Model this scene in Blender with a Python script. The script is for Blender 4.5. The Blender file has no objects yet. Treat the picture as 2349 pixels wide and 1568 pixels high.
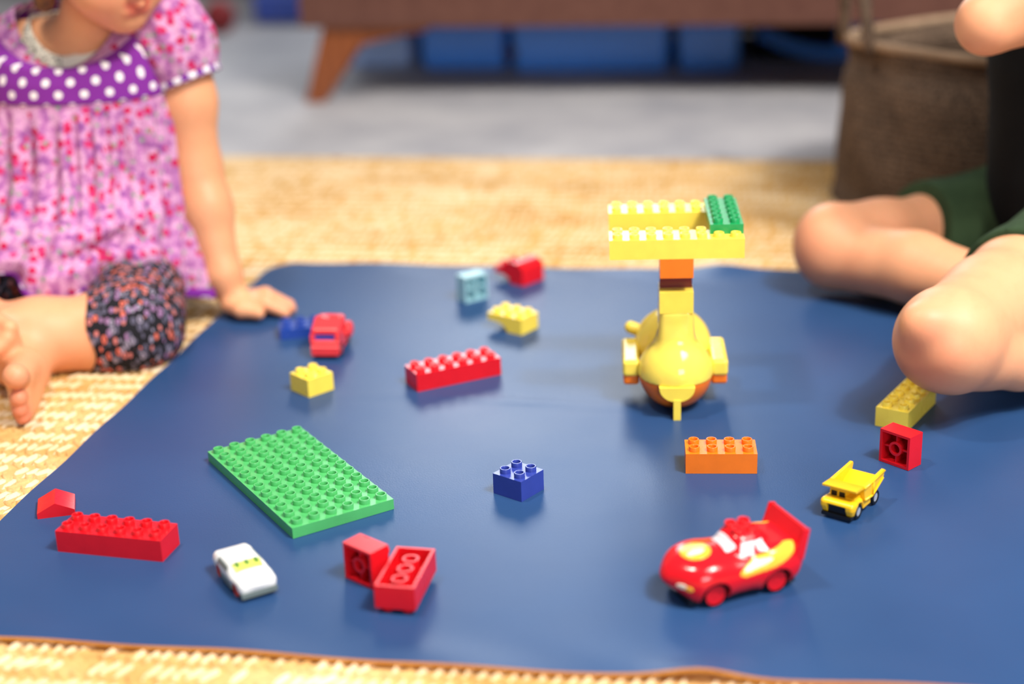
import bpy, bmesh, math, random
import numpy as np
from mathutils import Vector, Matrix, Euler

random.seed(7)
rng = np.random.default_rng(7)
S = bpy.context.scene
COL = S.collection
PI = math.pi

# ------------------------------------------------------------------ camera
IMW, IMH, FPX = 2349.0, 1568.0, 3569.7
CAM_H, PITCH, ROLL = 0.60475, math.radians(20.4088), math.radians(2.00544)
_c, _s = math.cos(PITCH), math.sin(PITCH)
_cr, _sr = math.cos(ROLL), math.sin(ROLL)
cam_d = bpy.data.cameras.new('camera')
cam = bpy.data.objects.new('camera', cam_d)
COL.objects.link(cam)
_F = Vector((0, _c, -_s)); _U0 = Vector((0, _s, _c)); _R0 = Vector((1, 0, 0))
_R = _R0 * _cr - _U0 * _sr
_U = _R0 * _sr + _U0 * _cr
M4 = Matrix((( _R.x, _U.x, -_F.x, 0), (_R.y, _U.y, -_F.y, 0), (_R.z, _U.z, -_F.z, CAM_H), (0, 0, 0, 1)))
cam.matrix_world = M4
cam_d.sensor_width = 36.0
cam_d.lens = FPX * 36.0 / IMW
cam_d.clip_start = 0.05
cam_d.dof.use_dof = True
cam_d.dof.focus_distance = 1.385
cam_d.dof.aperture_fstop = 1.9
S.camera = cam

# ------------------------------------------------------------------ world and light
S.view_settings.view_transform = 'Standard'
S.view_settings.look = 'None'
S.view_settings.gamma = 1.0
S.view_settings.use_curve_mapping = False
S.view_settings.exposure = 0.12
world = bpy.data.worlds.new('world'); S.world = world
world.use_nodes = True
world.node_tree.nodes['Background'].inputs[0].default_value = (0.80, 0.86, 1.0, 1)
world.node_tree.nodes['Background'].inputs[1].default_value = 0.17

def area(name, loc, target, sx, sy, power, color, shape='RECTANGLE'):
    d = bpy.data.lights.new(name, 'AREA'); d.shape = shape; d.size = sx; d.size_y = sy
    d.energy = power; d.color = color
    o = bpy.data.objects.new(name, d); COL.objects.link(o)
    o.location = loc
    o.rotation_euler = (Vector(target) - Vector(loc)).to_track_quat('-Z', 'Y').to_euler()
    return o
_wc = Matrix.Rotation(math.radians(-10), 4, 'Z') @ Vector((-.845, 5.0, 1.6))
area('window_light_back', _wc, _wc + Matrix.Rotation(math.radians(-10), 4, 'Z') @ Vector((0, -1, 0)), 1.17, 1.0, 38, (0.86, 0.93, 1.0))
area('key_light_overhead', (1.25, 0.25, 2.6), (0.0, 1.6, 0.1), 1.2, 1.2, 84, (1.0, 0.97, 0.93))  # soft key light added overhead for lighting from above, not a window
area('fill_light_front', (1.0, -2.3, 1.2), (0.1, 2.0, 0.1), 1.2, 1.0, 44, (0.97, 0.98, 1.0))  # unseen fill light added to brighten front faces and the boxes under the sofa
area('ceiling_lamp_light', (-0.72, 1.2, 2.38), (-0.5, 1.4, 0), 0.2, 0.2, 26, (1.0, 0.93, 0.82), 'DISK')
area('ceiling_lamp_light', (1.2, 0.28, 2.38), (0.3, 1.3, 0), 0.2, 0.2, 46, (1.0, 0.93, 0.82), 'DISK')

# ------------------------------------------------------------------ helpers
def at(px, py, Y):
    """world point at world depth Y behind picture position px, py (used to read positions off the photograph)"""
    a, b = px - IMW / 2, IMH / 2 - py
    u, v = (a * _cr + b * _sr) / FPX, (-a * _sr + b * _cr) / FPX
    d = Vector((u, _c + v * _s, v * _c - _s))
    return Vector((0, 0, CAM_H)) + d * (Y / d.y)
def ground(px, py, z=0.0):
    a, b = px - IMW / 2, IMH / 2 - py
    u, v = (a * _cr + b * _sr) / FPX, (-a * _sr + b * _cr) / FPX
    d = Vector((u, _c + v * _s, v * _c - _s))
    return Vector((0, 0, CAM_H)) + d * ((z - CAM_H) / d.z)
def lin(h):
    if isinstance(h, str):
        h = h.lstrip('#'); c = [int(h[i:i + 2], 16) / 255 for i in (0, 2, 4)]
    else:
        c = [x / 255 for x in h]
    return tuple(x / 12.92 if x <= .04045 else ((x + .055) / 1.055) ** 2.4 for x in c) + (1.0,)

class NT:
    def __init__(self, name):
        self.m = bpy.data.materials.new(name); self.m.use_nodes = True
        self.t = self.m.node_tree; self.t.nodes.clear()
        self.out = self.t.nodes.new('ShaderNodeOutputMaterial')
        self.b = self.t.nodes.new('ShaderNodeBsdfPrincipled')
        self.t.links.new(self.b.outputs[0], self.out.inputs[0])
    def n(self, typ, **kw):
        x = self.t.nodes.new(typ)
        ins = kw.pop('ins', {})
        for k, v in kw.items(): setattr(x, k, v)
        for k, v in ins.items(): self.put(x.inputs[k], v)
        return x
    def put(self, sock, v):
        if isinstance(v, bpy.types.NodeSocket): self.t.links.new(v, sock)
        else: sock.default_value = v
    def set(self, **kw):
        for k, v in kw.items(): self.put(self.b.inputs[k.replace('_', ' ')], v)
    def coord(self, kind='Object'): return self.n('ShaderNodeTexCoord').outputs[kind]
    def mapping(self, vec, scale=(1, 1, 1), rot=(0, 0, 0), loc=(0, 0, 0)):
        return self.n('ShaderNodeMapping', ins={'Vector': vec, 'Scale': scale, 'Rotation': rot, 'Location': loc}).outputs[0]
    def noise(self, vec, scale, detail=3, rough=.5, dist=0):
        return self.n('ShaderNodeTexNoise', ins={'Vector': vec, 'Scale': scale, 'Detail': detail, 'Roughness': rough, 'Distortion': dist}).outputs[0]
    def voronoi(self, vec, scale, rnd=1.0):
        return self.n('ShaderNodeTexVoronoi', ins={'Vector': vec, 'Scale': scale, 'Randomness': rnd})
    def math(self, op, a, b=None, c=None):
        x = self.n('ShaderNodeMath', operation=op); self.put(x.inputs[0], a)
        if b is not None: self.put(x.inputs[1], b)
        if c is not None: self.put(x.inputs[2], c)
        return x.outputs[0]
    def vmath(self, op, a, b=None):
        x = self.n('ShaderNodeVectorMath', operation=op); self.put(x.inputs[0], a)
        if b is not None: self.put(x.inputs[1], b)
        return x.outputs['Value'] if op in ('LENGTH', 'DISTANCE', 'DOT_PRODUCT') else x.outputs[0]
    def ramp(self, fac, stops, interp='LINEAR'):
        x = self.n('ShaderNodeValToRGB'); self.put(x.inputs[0], fac)
        cr = x.color_ramp; cr.interpolation = interp
        while len(cr.elements) < len(stops): cr.elements.new(.5)
        for e, (p, col) in zip(cr.elements, stops): e.position = p; e.color = col
        return x.outputs[0]
    def mix(self, fac, a, b):
        x = self.n('ShaderNodeMix', data_type='RGBA')
        self.put(x.inputs[0], fac); self.put(x.inputs[6], a); self.put(x.inputs[7], b)
        return x.outputs[2]
    def bump(self, height, strength=.2, dist=.001):
        self.put(self.b.inputs['Normal'], self.n('ShaderNodeBump', ins={'Height': height, 'Strength': strength, 'Distance': dist}).outputs[0])
        return self

def plastic(name, col, rough=.28, spec=.5, trans=0.0, sss=0.0, amt=.05):
    k = NT(name); c = lin(col)
    v = k.coord(); nz = k.noise(v, 60, 4)
    dark = tuple(x * (1 - amt) for x in c[:3]) + (1,); lite = tuple(min(1, x * (1 + amt)) for x in c[:3]) + (1,)
    k.set(Base_Color=k.ramp(nz, [(.3, dark), (.7, lite)]), Roughness=k.math('MULTIPLY_ADD', k.noise(v, 25, 3), .12, rough - .06))
    k.set(**{'Specular_IOR_Level': spec, 'Transmission_Weight': trans})
    if sss:
        k.set(Subsurface_Weight=sss, Subsurface_Scale=.004); k.b.inputs['Subsurface Radius'].default_value = (1, .6, .4)
    k.bump(k.noise(v, 900, 2), .04, .0003)
    return k.m
def cloth(name, col, col2=None, scale=400, rough=.9):
    k = NT(name); v = k.coord(); nz = k.noise(v, 30, 4)
    k.set(Base_Color=k.ramp(nz, [(.3, lin(col)), (.7, lin(col2 or col))]), Roughness=rough)
    k.b.inputs['Specular IOR Level'].default_value = .2
    w = k.n('ShaderNodeTexWave', ins={'Vector': k.mapping(v, (1, 1, 1), (0, .6, .7)), 'Scale': scale, 'Distortion': 1.5}).outputs[1]
    k.bump(w, .25, .0006)
    return k.m

# --- meshes
def mesh(name, V, Fc, smooth=True, angle=None):
    me = bpy.data.meshes.new(name)
    me.from_pydata([tuple(map(float, v)) for v in V], [], [tuple(map(int, f)) for f in Fc])
    me.update()
    if smooth:
        me.polygons.foreach_set('use_smooth', [True] * len(me.polygons))
        if angle is not None and hasattr(me, 'set_sharp_from_angle'): me.set_sharp_from_angle(angle=math.radians(angle))
    return me
def npmesh(name, V, Q, smooth=True):
    V = np.asarray(V, np.float32); Q = np.asarray(Q, np.int32); k = Q.shape[1]
    me = bpy.data.meshes.new(name)
    me.vertices.add(len(V)); me.vertices.foreach_set('co', V.ravel())
    me.loops.add(Q.size); me.loops.foreach_set('vertex_index', Q.ravel())
    me.polygons.add(len(Q)); me.polygons.foreach_set('loop_start', np.arange(0, Q.size, k, dtype=np.int32))
    me.update(calc_edges=True); me.validate()
    me.polygons.foreach_set('use_smooth', np.full(len(me.polygons), smooth))
    return me
def obj(name, me, mats, parent=None, loc=None, rot=None):
    o = bpy.data.objects.new(name, me); COL.objects.link(o)
    if mats is not None and me is not None:
        for m in (mats if isinstance(mats, (list, tuple)) else [mats]):
            if m.name not in [x.name for x in me.materials if x]: me.materials.append(m)
    if parent: o.parent = parent
    if loc is not None: o.location = loc
    if rot is not None: o.rotation_euler = rot
    return o
def tag(o, label, cat=None, group=None, kind=None):
    o['label'] = label
    if cat: o['category'] = cat
    if group: o['group'] = group
    if kind: o['kind'] = kind
    return o
def thing(name, label, cat, loc=(0, 0, 0), rot=(0, 0, 0), group=None):
    o = bpy.data.objects.new(name, None); COL.objects.link(o); o.empty_display_size = .03
    o.location = loc; o.rotation_euler = rot
    return tag(o, label, cat, group)
def bm_mesh(name, bm, bevel=0, seg=2, angle=35):
    if bevel:
        es = [e for e in bm.edges if len(e.link_faces) == 2 and e.calc_face_angle() > .6]
        bmesh.ops.bevel(bm, geom=es, offset=bevel, segments=seg, profile=.6, affect='EDGES', clamp_overlap=True)
    bmesh.ops.recalc_face_normals(bm, faces=bm.faces)
    me = bpy.data.meshes.new(name); bm.to_mesh(me); bm.free()
    me.polygons.foreach_set('use_smooth', [True] * len(me.polygons))
    me.set_sharp_from_angle(angle=math.radians(angle))
    return me
def box_me(name, x0, x1, y0, y1, z0, z1, bevel=.0005, taper=None):
    bm = bmesh.new(); v = []
    for z in (z0, z1):
        for (x, y) in ((x0, y0), (x1, y0), (x1, y1), (x0, y1)): v.append(bm.verts.new((x, y, z)))
    for f in ((3, 2, 1, 0), (4, 5, 6, 7), (0, 1, 5, 4), (1, 2, 6, 5), (2, 3, 7, 6), (3, 0, 4, 7)): bm.faces.new([v[i] for i in f])
    if taper:
        cx, cy = (x0 + x1) / 2, (y0 + y1) / 2
        for q in v[4:]: q.co.x = cx + (q.co.x - cx) * taper[0]; q.co.y = cy + (q.co.y - cy) * taper[1]
    return bm_mesh(name, bm, bevel)
def prism_me(name, poly, y0, y1, bevel=.0005):
    """polygon in xz extruded along y"""
    bm = bmesh.new()
    a = [bm.verts.new((x, y0, z)) for x, z in poly]; b = [bm.verts.new((x, y1, z)) for x, z in poly]
    bm.faces.new(a); bm.faces.new(b[::-1]); n = len(poly)
    for i in range(n): bm.faces.new((a[i], a[(i + 1) % n], b[(i + 1) % n], b[i]))
    return bm_mesh(name, bm, bevel)
def lathe_me(name, prof, n=24, angle=35, caps=True):
    V, Fc = [], []
    for r, z in prof:
        for i in range(n): V.append((r * math.cos(2 * PI * i / n), r * math.sin(2 * PI * i / n), z))
    for j in range(len(prof) - 1):
        for i in range(n):
            a, b = j * n + i, j * n + (i + 1) % n
            Fc.append((a, b, b + n, a + n))
    if caps and prof[0][0] > 1e-7: Fc.append(tuple(range(n))[::-1])
    if caps and prof[-1][0] > 1e-7: Fc.append(tuple((len(prof) - 1) * n + i for i in range(n)))
    return mesh(name, V, Fc, True, angle)
def tube_me(name, pts, rad, n=10, closed=False):
    pts = [Vector(p) for p in pts]; m = len(pts); V, Fc = [], []
    rad = rad if isinstance(rad, (list, tuple)) else [rad] * m
    up = Vector((0.13, 0.31, 0.94))
    for i, p in enumerate(pts):
        t = (pts[(i + 1) % m] - pts[i - 1]) if closed else (pts[min(i + 1, m - 1)] - pts[max(i - 1, 0)])
        t.normalize(); x = t.cross(up).normalized(); y = x.cross(t)
        for k in range(n):
            a = 2 * PI * k / n; V.append(p + (x * math.cos(a) + y * math.sin(a)) * rad[i])
    for i in range(m if closed else m - 1):
        for k in range(n):
            a, b = i * n + k, i * n + (k + 1) % n; j = (i + 1) % m
            Fc.append((a, b, j * n + (k + 1) % n, j * n + k))
    if not closed: Fc += [tuple(range(n))[::-1], tuple((m - 1) * n + k for k in range(n))]
    return mesh(name, V, Fc)

# --- smooth solid modelling: signed distances joined smoothly, surfaced on a fine grid
class SDF:
    def __init__(self): self.p = []; self.cuts = []
    def cone(self, a, b, ra, rb, k=.012):
        self.p.append(('c', np.array(a, float), np.array(b, float), ra, rb, k)); return self
    def chain(self, pts, rad, k=.012):
        for i in range(len(pts) - 1): self.cone(pts[i], pts[i + 1], rad[i], rad[i + 1], k)
        return self
    def ell(self, c, r, rot=None, k=.012, sub=False):
        self.p.append(('s' if sub else 'e', np.array(c, float), np.array(r, float), None if rot is None else np.array(rot, float), 0, k)); return self
    def rbox(self, c, hs, rr, k=.005, rot=None, sub=False):
        self.p.append(('q' if sub else 'b', np.array(c, float), np.array(hs, float), rr, None if rot is None else np.array(rot, float), k)); return self
    def cyl_y(self, c, r, h, k=.002, sub=True):
        self.p.append(('y', np.array(c, float), r, h, sub, k)); return self
    def cut(self, fn): self.cuts.append(fn); return self
    def bounds(self):
        lo = np.full(3, 9.); hi = np.full(3, -9.)
        for q in self.p:
            if q[0] == 'c': l = np.minimum(q[1] - q[3], q[2] - q[4]); h = np.maximum(q[1] + q[3], q[2] + q[4])
            elif q[0] == 'e': m = q[2].max() if q[3] is not None else q[2]; l = q[1] - m; h = q[1] + m
            elif q[0] == 'b': m = (np.linalg.norm(q[2]) if q[4] is not None else q[2]); l = q[1] - m; h = q[1] + m
            else: continue
            lo = np.minimum(lo, l); hi = np.maximum(hi, h)
        return lo, hi
    def field(self, X, lo, vox):
        F = np.full(X[0].shape, .03)
        for q in self.p:
            k = q[5]
            if q[0] == 'c': l = np.minimum(q[1] - q[3], q[2] - q[4]); h = np.maximum(q[1] + q[3], q[2] + q[4])
            elif q[0] == 'y': m = np.array([q[2], q[3], q[2]]); l = q[1] - m; h = q[1] + m
            elif q[0] in 'es': m = q[2].max() if q[3] is not None else q[2]; l = q[1] - m; h = q[1] + m
            else: m = (np.linalg.norm(q[2]) if q[4] is not None else q[2]); l = q[1] - m; h = q[1] + m
            pad = k + 4 * vox + .004
            i0 = np.maximum(((l - pad - lo) / vox).astype(int), 0); i1 = np.minimum(((h + pad - lo) / vox).astype(int) + 2, np.array(F.shape))
            if (i1 <= i0).any(): continue
            sl = tuple(slice(a, b) for a, b in zip(i0, i1))
            P = np.stack([x[sl] for x in X], -1)
            if q[0] == 'c':
                a, b, ra, rb = q[1:5]; ba = b - a; L = (ba @ ba) + 1e-12
                t = np.clip(((P - a) @ ba) / L, 0, 1)
                d = np.linalg.norm(P - a - t[..., None] * ba, axis=-1) - (ra + (rb - ra) * t)
            elif q[0] in 'es':
                p = P - q[1]
                if q[3] is not None: p = p @ q[3]
                k0 = np.linalg.norm(p / q[2], axis=-1); k1 = np.linalg.norm(p / q[2] ** 2, axis=-1) + 1e-9
                d = k0 * (k0 - 1) / k1
            elif q[0] == 'y':
                p = P - q[1]; dr = np.hypot(p[..., 0], p[..., 2]) - q[2]; dy = np.abs(p[..., 1]) - q[3]; d = np.maximum(dr, dy)
            else:
                p = P - q[1]
                if q[4] is not None: p = p @ q[4]
                e = np.abs(p) - (q[2] - q[3])
                d = np.linalg.norm(np.maximum(e, 0), axis=-1) + np.minimum(e.max(-1), 0) - q[3]
            sub = q[0] in 'sq' or (q[0] == 'y' and q[4])
            A = F[sl]; B = -d if sub else d
            if sub:
                hh = np.maximum(k - np.abs(A - B), 0) / k; F[sl] = np.maximum(A, B) + hh * hh * k / 4
            else:
                hh = np.maximum(k - np.abs(A - B), 0) / k; F[sl] = np.minimum(A, B) - hh * hh * k / 4
        return F
    def mesh(self, name, vox=.003, grow=0.0, cuts=None, pad=.01):
        lo, hi = self.bounds(); lo = lo - pad - grow; hi = hi + pad + grow
        n = np.ceil((hi - lo) / vox).astype(int) + 1
        X = np.meshgrid(*[lo[i] + vox * np.arange(n[i]) for i in range(3)], indexing='ij')
        F = self.field(X, lo, vox) - grow
        for fn in self.cuts + (cuts or []): F = np.maximum(F, fn(X[0], X[1], X[2]))
        F[0], F[-1], F[:, 0], F[:, -1], F[:, :, 0], F[:, :, -1] = (.01,) * 6
        ins = F < 0; c = np.array(F.shape) - 1
        cor = [(i, j, k) for i in (0, 1) for j in (0, 1) for k in (0, 1)]
        g = lambda A, o: A[o[0]:o[0] + c[0], o[1]:o[1] + c[1], o[2]:o[2] + c[2]]
        cnt = sum(g(ins, o).astype(np.int8) for o in cor)
        mask = (cnt > 0) & (cnt < 8)
        idx = np.full(c, -1, np.int64); cells = np.argwhere(mask); idx[mask] = np.arange(len(cells))
        acc = np.zeros((len(cells), 3)); num = np.zeros(len(cells))
        f = {o: F[cells[:, 0] + o[0], cells[:, 1] + o[1], cells[:, 2] + o[2]] for o in cor}
        for a in cor:
            for ax in range(3):
                if a[ax]: continue
                b = list(a); b[ax] = 1; b = tuple(b)
                cr = (f[a] < 0) != (f[b] < 0); t = np.where(cr, f[a] / np.where(f[a] == f[b], 1, f[a] - f[b]), 0)
                p = np.tile(np.array(a, float), (len(cells), 1)); p[:, ax] = t
                acc += np.where(cr[:, None], p, 0); num += cr
        V = lo + vox * (cells + acc / num[:, None])
        Q = []
        for ax in range(3):
            u, w = (ax + 1) % 3, (ax + 2) % 3
            A = np.moveaxis(ins, ax, 0); e = np.moveaxis(A[:-1] != A[1:], 0, ax)
            pos = np.argwhere(e); pos = pos[(pos[:, u] > 0) & (pos[:, w] > 0) & (pos[:, u] < c[u]) & (pos[:, w] < c[w])]
            if not len(pos): continue
            du = np.zeros(3, int); du[u] = 1; dw = np.zeros(3, int); dw[w] = 1
            q = np.stack([idx[tuple((pos - du - dw).T)], idx[tuple((pos - dw).T)], idx[tuple(pos.T)], idx[tuple((pos - du).T)]], 1)
            flip = ~ins[tuple(pos.T)]; q[flip] = q[flip][:, ::-1]
            Q.append(q)
        Q = np.concatenate(Q); Q = Q[(Q >= 0).all(1)]
        me = npmesh(name, V, Q); me['n'] = len(V)
        return me
def verts_np(me):
    a = np.empty(len(me.vertices) * 3, np.float32); me.vertices.foreach_get('co', a); return a.reshape(-1, 3).astype(float)
def paint(me, rgb):
    at_ = me.color_attributes.new('tint', 'FLOAT_COLOR', 'POINT')
    at_.data.foreach_set('color', np.concatenate([rgb, np.ones((len(rgb), 1))], 1).astype(np.float32).ravel())

# ------------------------------------------------------------------ materials
def painted(name, rough=.3, spec=.5):
    k = NT(name); a = k.n('ShaderNodeAttribute', attribute_name='tint').outputs[0]
    k.set(Base_Color=a, Roughness=rough); k.b.inputs['Specular IOR Level'].default_value = spec
    k.bump(k.noise(k.coord(), 700, 2), .03, .0003); return k.m
RED = plastic('red plastic', (222, 22, 34)); YEL = plastic('yellow plastic', (255, 224, 84)); BLUE = plastic('blue plastic', (52, 68, 158))
GRN = plastic('light green plastic', (82, 180, 104)); DGRN = plastic('dark green plastic', (22, 150, 84)); ORG = plastic('orange plastic', (244, 122, 26))
NAVY = plastic('deep blue plastic', (36, 70, 160)); AQUA = plastic('clear aqua plastic', (178, 228, 238), .15, .5, .25); RED_SHADED = plastic('shaded red plastic', (110, 20, 26))
BLACK = plastic('black plastic', (16, 16, 17), .4); WHITE = plastic('white enamel', (240, 240, 238), .2); CHROME = plastic('chrome', (226, 230, 236), .2); CHROME.node_tree.nodes['Principled BSDF'].inputs['Metallic'].default_value = .5
TRUCKY = plastic('yellow enamel', (250, 196, 28), .25); SALMON = plastic('faded red plastic', (236, 62, 66), .25)

def mat_vinyl():
    k = NT('navy vinyl'); v = k.coord()
    n1 = k.noise(v, 3, 4); k.set(Base_Color=k.ramp(n1, [(.3, lin((38, 67, 110))), (.7, lin((45, 78, 124)))]))
    k.set(Roughness=k.math('MULTIPLY_ADD', k.noise(v, 6, 4), .10, .31)); k.b.inputs['Specular IOR Level'].default_value = .20
    h = k.math('MULTIPLY_ADD', k.noise(v, 9, 2), 4.0, k.noise(v, 700, 2))
    k.bump(h, .16, .0006); return k.m
VINYL = mat_vinyl(); BACKING = cloth('tan mat backing', (226, 164, 78), (236, 180, 98))

def mat_jute(name, c1, c2, c3):
    k = NT(name); v = k.coord()
    n1 = k.noise(k.mapping(v, (2.2, 5, 1)), 2.2, 5, .6); n2 = k.noise(v, 90, 3)
    a = k.ramp(n1, [(.32, lin(c1)), (.5, lin(c2)), (.68, lin(c3))])
    k.set(Base_Color=k.mix(k.math('MULTIPLY', n2, .5), a, lin(c1)), Roughness=.9); k.b.inputs['Specular IOR Level'].default_value = .15
    k.bump(k.noise(v, 500, 3), .5, .002); return k.m
JUTE = mat_jute('jute', (192, 144, 80), (222, 180, 118), (240, 208, 156)); COTTON = mat_jute('white cotton yarn', (224, 194, 148), (240, 216, 178), (248, 232, 206))

# ------------------------------------------------------------------ room
YAW = math.radians(-10.0)
RM = Matrix.Rotation(YAW, 4, 'Z')
FZ = -0.012
def mat_floor():
    k = NT('pale grey carpet'); v = k.coord()
    n1 = k.noise(v, 4, 5, .6); n2 = k.noise(v, 160, 3)
    a = k.ramp(n1, [(.3, lin((168, 168, 176))), (.7, lin((212, 210, 212)))])
    k.set(Base_Color=k.mix(k.math('MULTIPLY', n2, .3), a, lin((140, 142, 152))), Roughness=.75); k.bump(n2, .4, .002); return k.m
fl = obj('floor', box_me('floor', -4, 5, -1.5, 5.0, FZ - .05, FZ, 0), mat_floor()); fl.rotation_euler.z = YAW; tag(fl, 'pale grey carpeted floor in front of the sofa', kind='structure')
# back wall with a window above the sofa
WALLM = cloth('warm white wall paint', (206, 198, 186), (214, 206, 194), 40); FRAMEM = plastic('white window paint', (236, 236, 232), .4)
wx0, wx1, wz0, wz1, wy = -1.48, -.21, 1.06, 2.14, 5.0
def wall_with_hole(name, x0, x1, z1, hx0, hx1, hz0, hz1):
    bm = bmesh.new()
    for (a, b, c, d) in ((x0, hx0, FZ, z1), (hx1, x1, FZ, z1), (hx0, hx1, FZ, hz0), (hx0, hx1, hz1, z1)):
        for f in box_quads(a, b, 0, .12, c, d): bm.faces.new([bm.verts.new(p) for p in f])
    return bm_mesh(name, bm)
def box_quads(x0, x1, y0, y1, z0, z1):
    v = [(x, y, z) for z in (z0, z1) for (x, y) in ((x0, y0), (x1, y0), (x1, y1), (x0, y1))]
    return [[v[i] for i in f] for f in ((3, 2, 1, 0), (4, 5, 6, 7), (0, 1, 5, 4), (1, 2, 6, 5), (2, 3, 7, 6), (3, 0, 4, 7))]
wb = obj('wall_back', wall_with_hole('wall_back', -4, 5, 2.7, wx0, wx1, wz0, wz1), WALLM, loc=RM @ Vector((0, wy, 0)), rot=(0, 0, YAW)); tag(wb, 'warm white back wall with a window opening', kind='structure')
win = obj('window_1', None, None, loc=RM @ Vector((0, wy, 0)), rot=(0, 0, YAW)); tag(win, 'white framed window in the back wall', kind='structure')
for nm, (a, b, c, d) in (('window_frame', (wx0, wx0 + .05, wz0, wz1)), ('window_frame', (wx1 - .05, wx1, wz0, wz1)), ('window_frame', (wx0 + .05, wx1 - .05, wz0, wz0 + .05)), ('window_frame', (wx0 + .05, wx1 - .05, wz1 - .05, wz1))):
    obj(nm, box_me(nm, a, b, .02, .1, c, d, .004), FRAMEM, win)
GLAZ = plastic('window glass', (236, 242, 246), .05, .5, 1.0); obj('pane', box_me('pane', wx0 + .05, wx1 - .05, .055, .061, wz0 + .05, wz1 - .05, 0), GLAZ, win)

# rug: a base with rows of slanted yarn stitches
def rug():
    r = thing('jute_rug', 'beige woven jute rug with white slanted stitches under the blue mat', 'rug', (0, 0, 0), (0, 0, YAW))
    y_back = (RM.inverted() @ Vector((.16, 2.487, 0))).y
    obj('rug_base', box_me('rug_base', -1.5, 1.6, .55, y_back, FZ, -.0075, .002), JUTE, r)
    xs0, xs1, ys0, ys1 = -1.15, 1.3, .68, y_back - .01
    inv = np.array(RM.to_3x3())
    def rows(off, dens, ang, mat, name, dz):
        P = []
        y = ys0 + off
        while y < ys1:
            x = np.arange(xs0, xs1, .0108) + rng.uniform(-.002, .002) + (int(y * 1000) % 7) * .001
            yy = np.full_like(x, y) + rng.normal(0, .0012, len(x)); P.append(np.stack([x, yy], 1)); y += .0265
        P = np.concatenate(P)
        Wp = P @ inv[:2, :2].T
        # leave out what lies under the mat
        inside = (Wp[:, 1] < 1.90 - .165 * (Wp[:, 0] + .1) - .03) & (Wp[:, 1] > .957 - .14 * Wp[:, 0] + .03) & (Wp[:, 0] > -.475 + (Wp[:, 1] - 1.05) * .19 + .03)
        keep = ~inside & (rng.random(len(P)) < dens)
        P = P[keep]; n = len(P)
        a = ang + rng.normal(0, .12, n); L = .0118 * rng.uniform(.8, 1.15, n); wd = .0020 * rng.uniform(.8, 1.2, n); hz = .0042 * rng.uniform(.8, 1.2, n)
        d = np.stack([np.cos(a), np.sin(a)], 1); q = np.stack([-d[:, 1], d[:, 0]], 1)
        z0 = -.0078 + dz
        def pt(u, w, z): return np.concatenate([P + d * (u * L)[:, None] + q * (w * wd)[:, None], (z0 + z * hz)[:, None]], 1)
        V = np.stack([pt(-1, 0, 0), pt(-.55, -1, 0), pt(-.55, 0, .9), pt(-.55, 1, 0), pt(.55, -1, 0), pt(.55, 0, .9), pt(.55, 1, 0), pt(1, 0, 0)], 1).reshape(-1, 3)
        base = np.array([(0, 1, 2, 2), (0, 2, 3, 3), (1, 4, 5, 2), (2, 5, 6, 3), (4, 7, 5, 5), (5, 7, 6, 6)])
        tri = np.array([(0, 1, 2), (0, 2, 3), (1, 4, 5), (1, 5, 2), (2, 5, 6), (2, 6, 3), (4, 7, 5), (5, 7, 6)])
        Q = (tri[None] + 8 * np.arange(n)[:, None, None]).reshape(-1, 3)
        o = obj(name, npmesh(name, V, Q), mat, r); o['kind'] = 'stuff'; return o
    rows(0, .84, math.radians(64), COTTON, 'white_stitches', .0006)
    rows(.0132, .97, math.radians(-38), JUTE, 'tan_stitches', 0)
    rows(.0066, .6, math.radians(45), JUTE, 'tan_stitches', -.001)
    rows(.0198, .6, math.radians(40), JUTE, 'tan_stitches', -.001)
rug()

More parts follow.
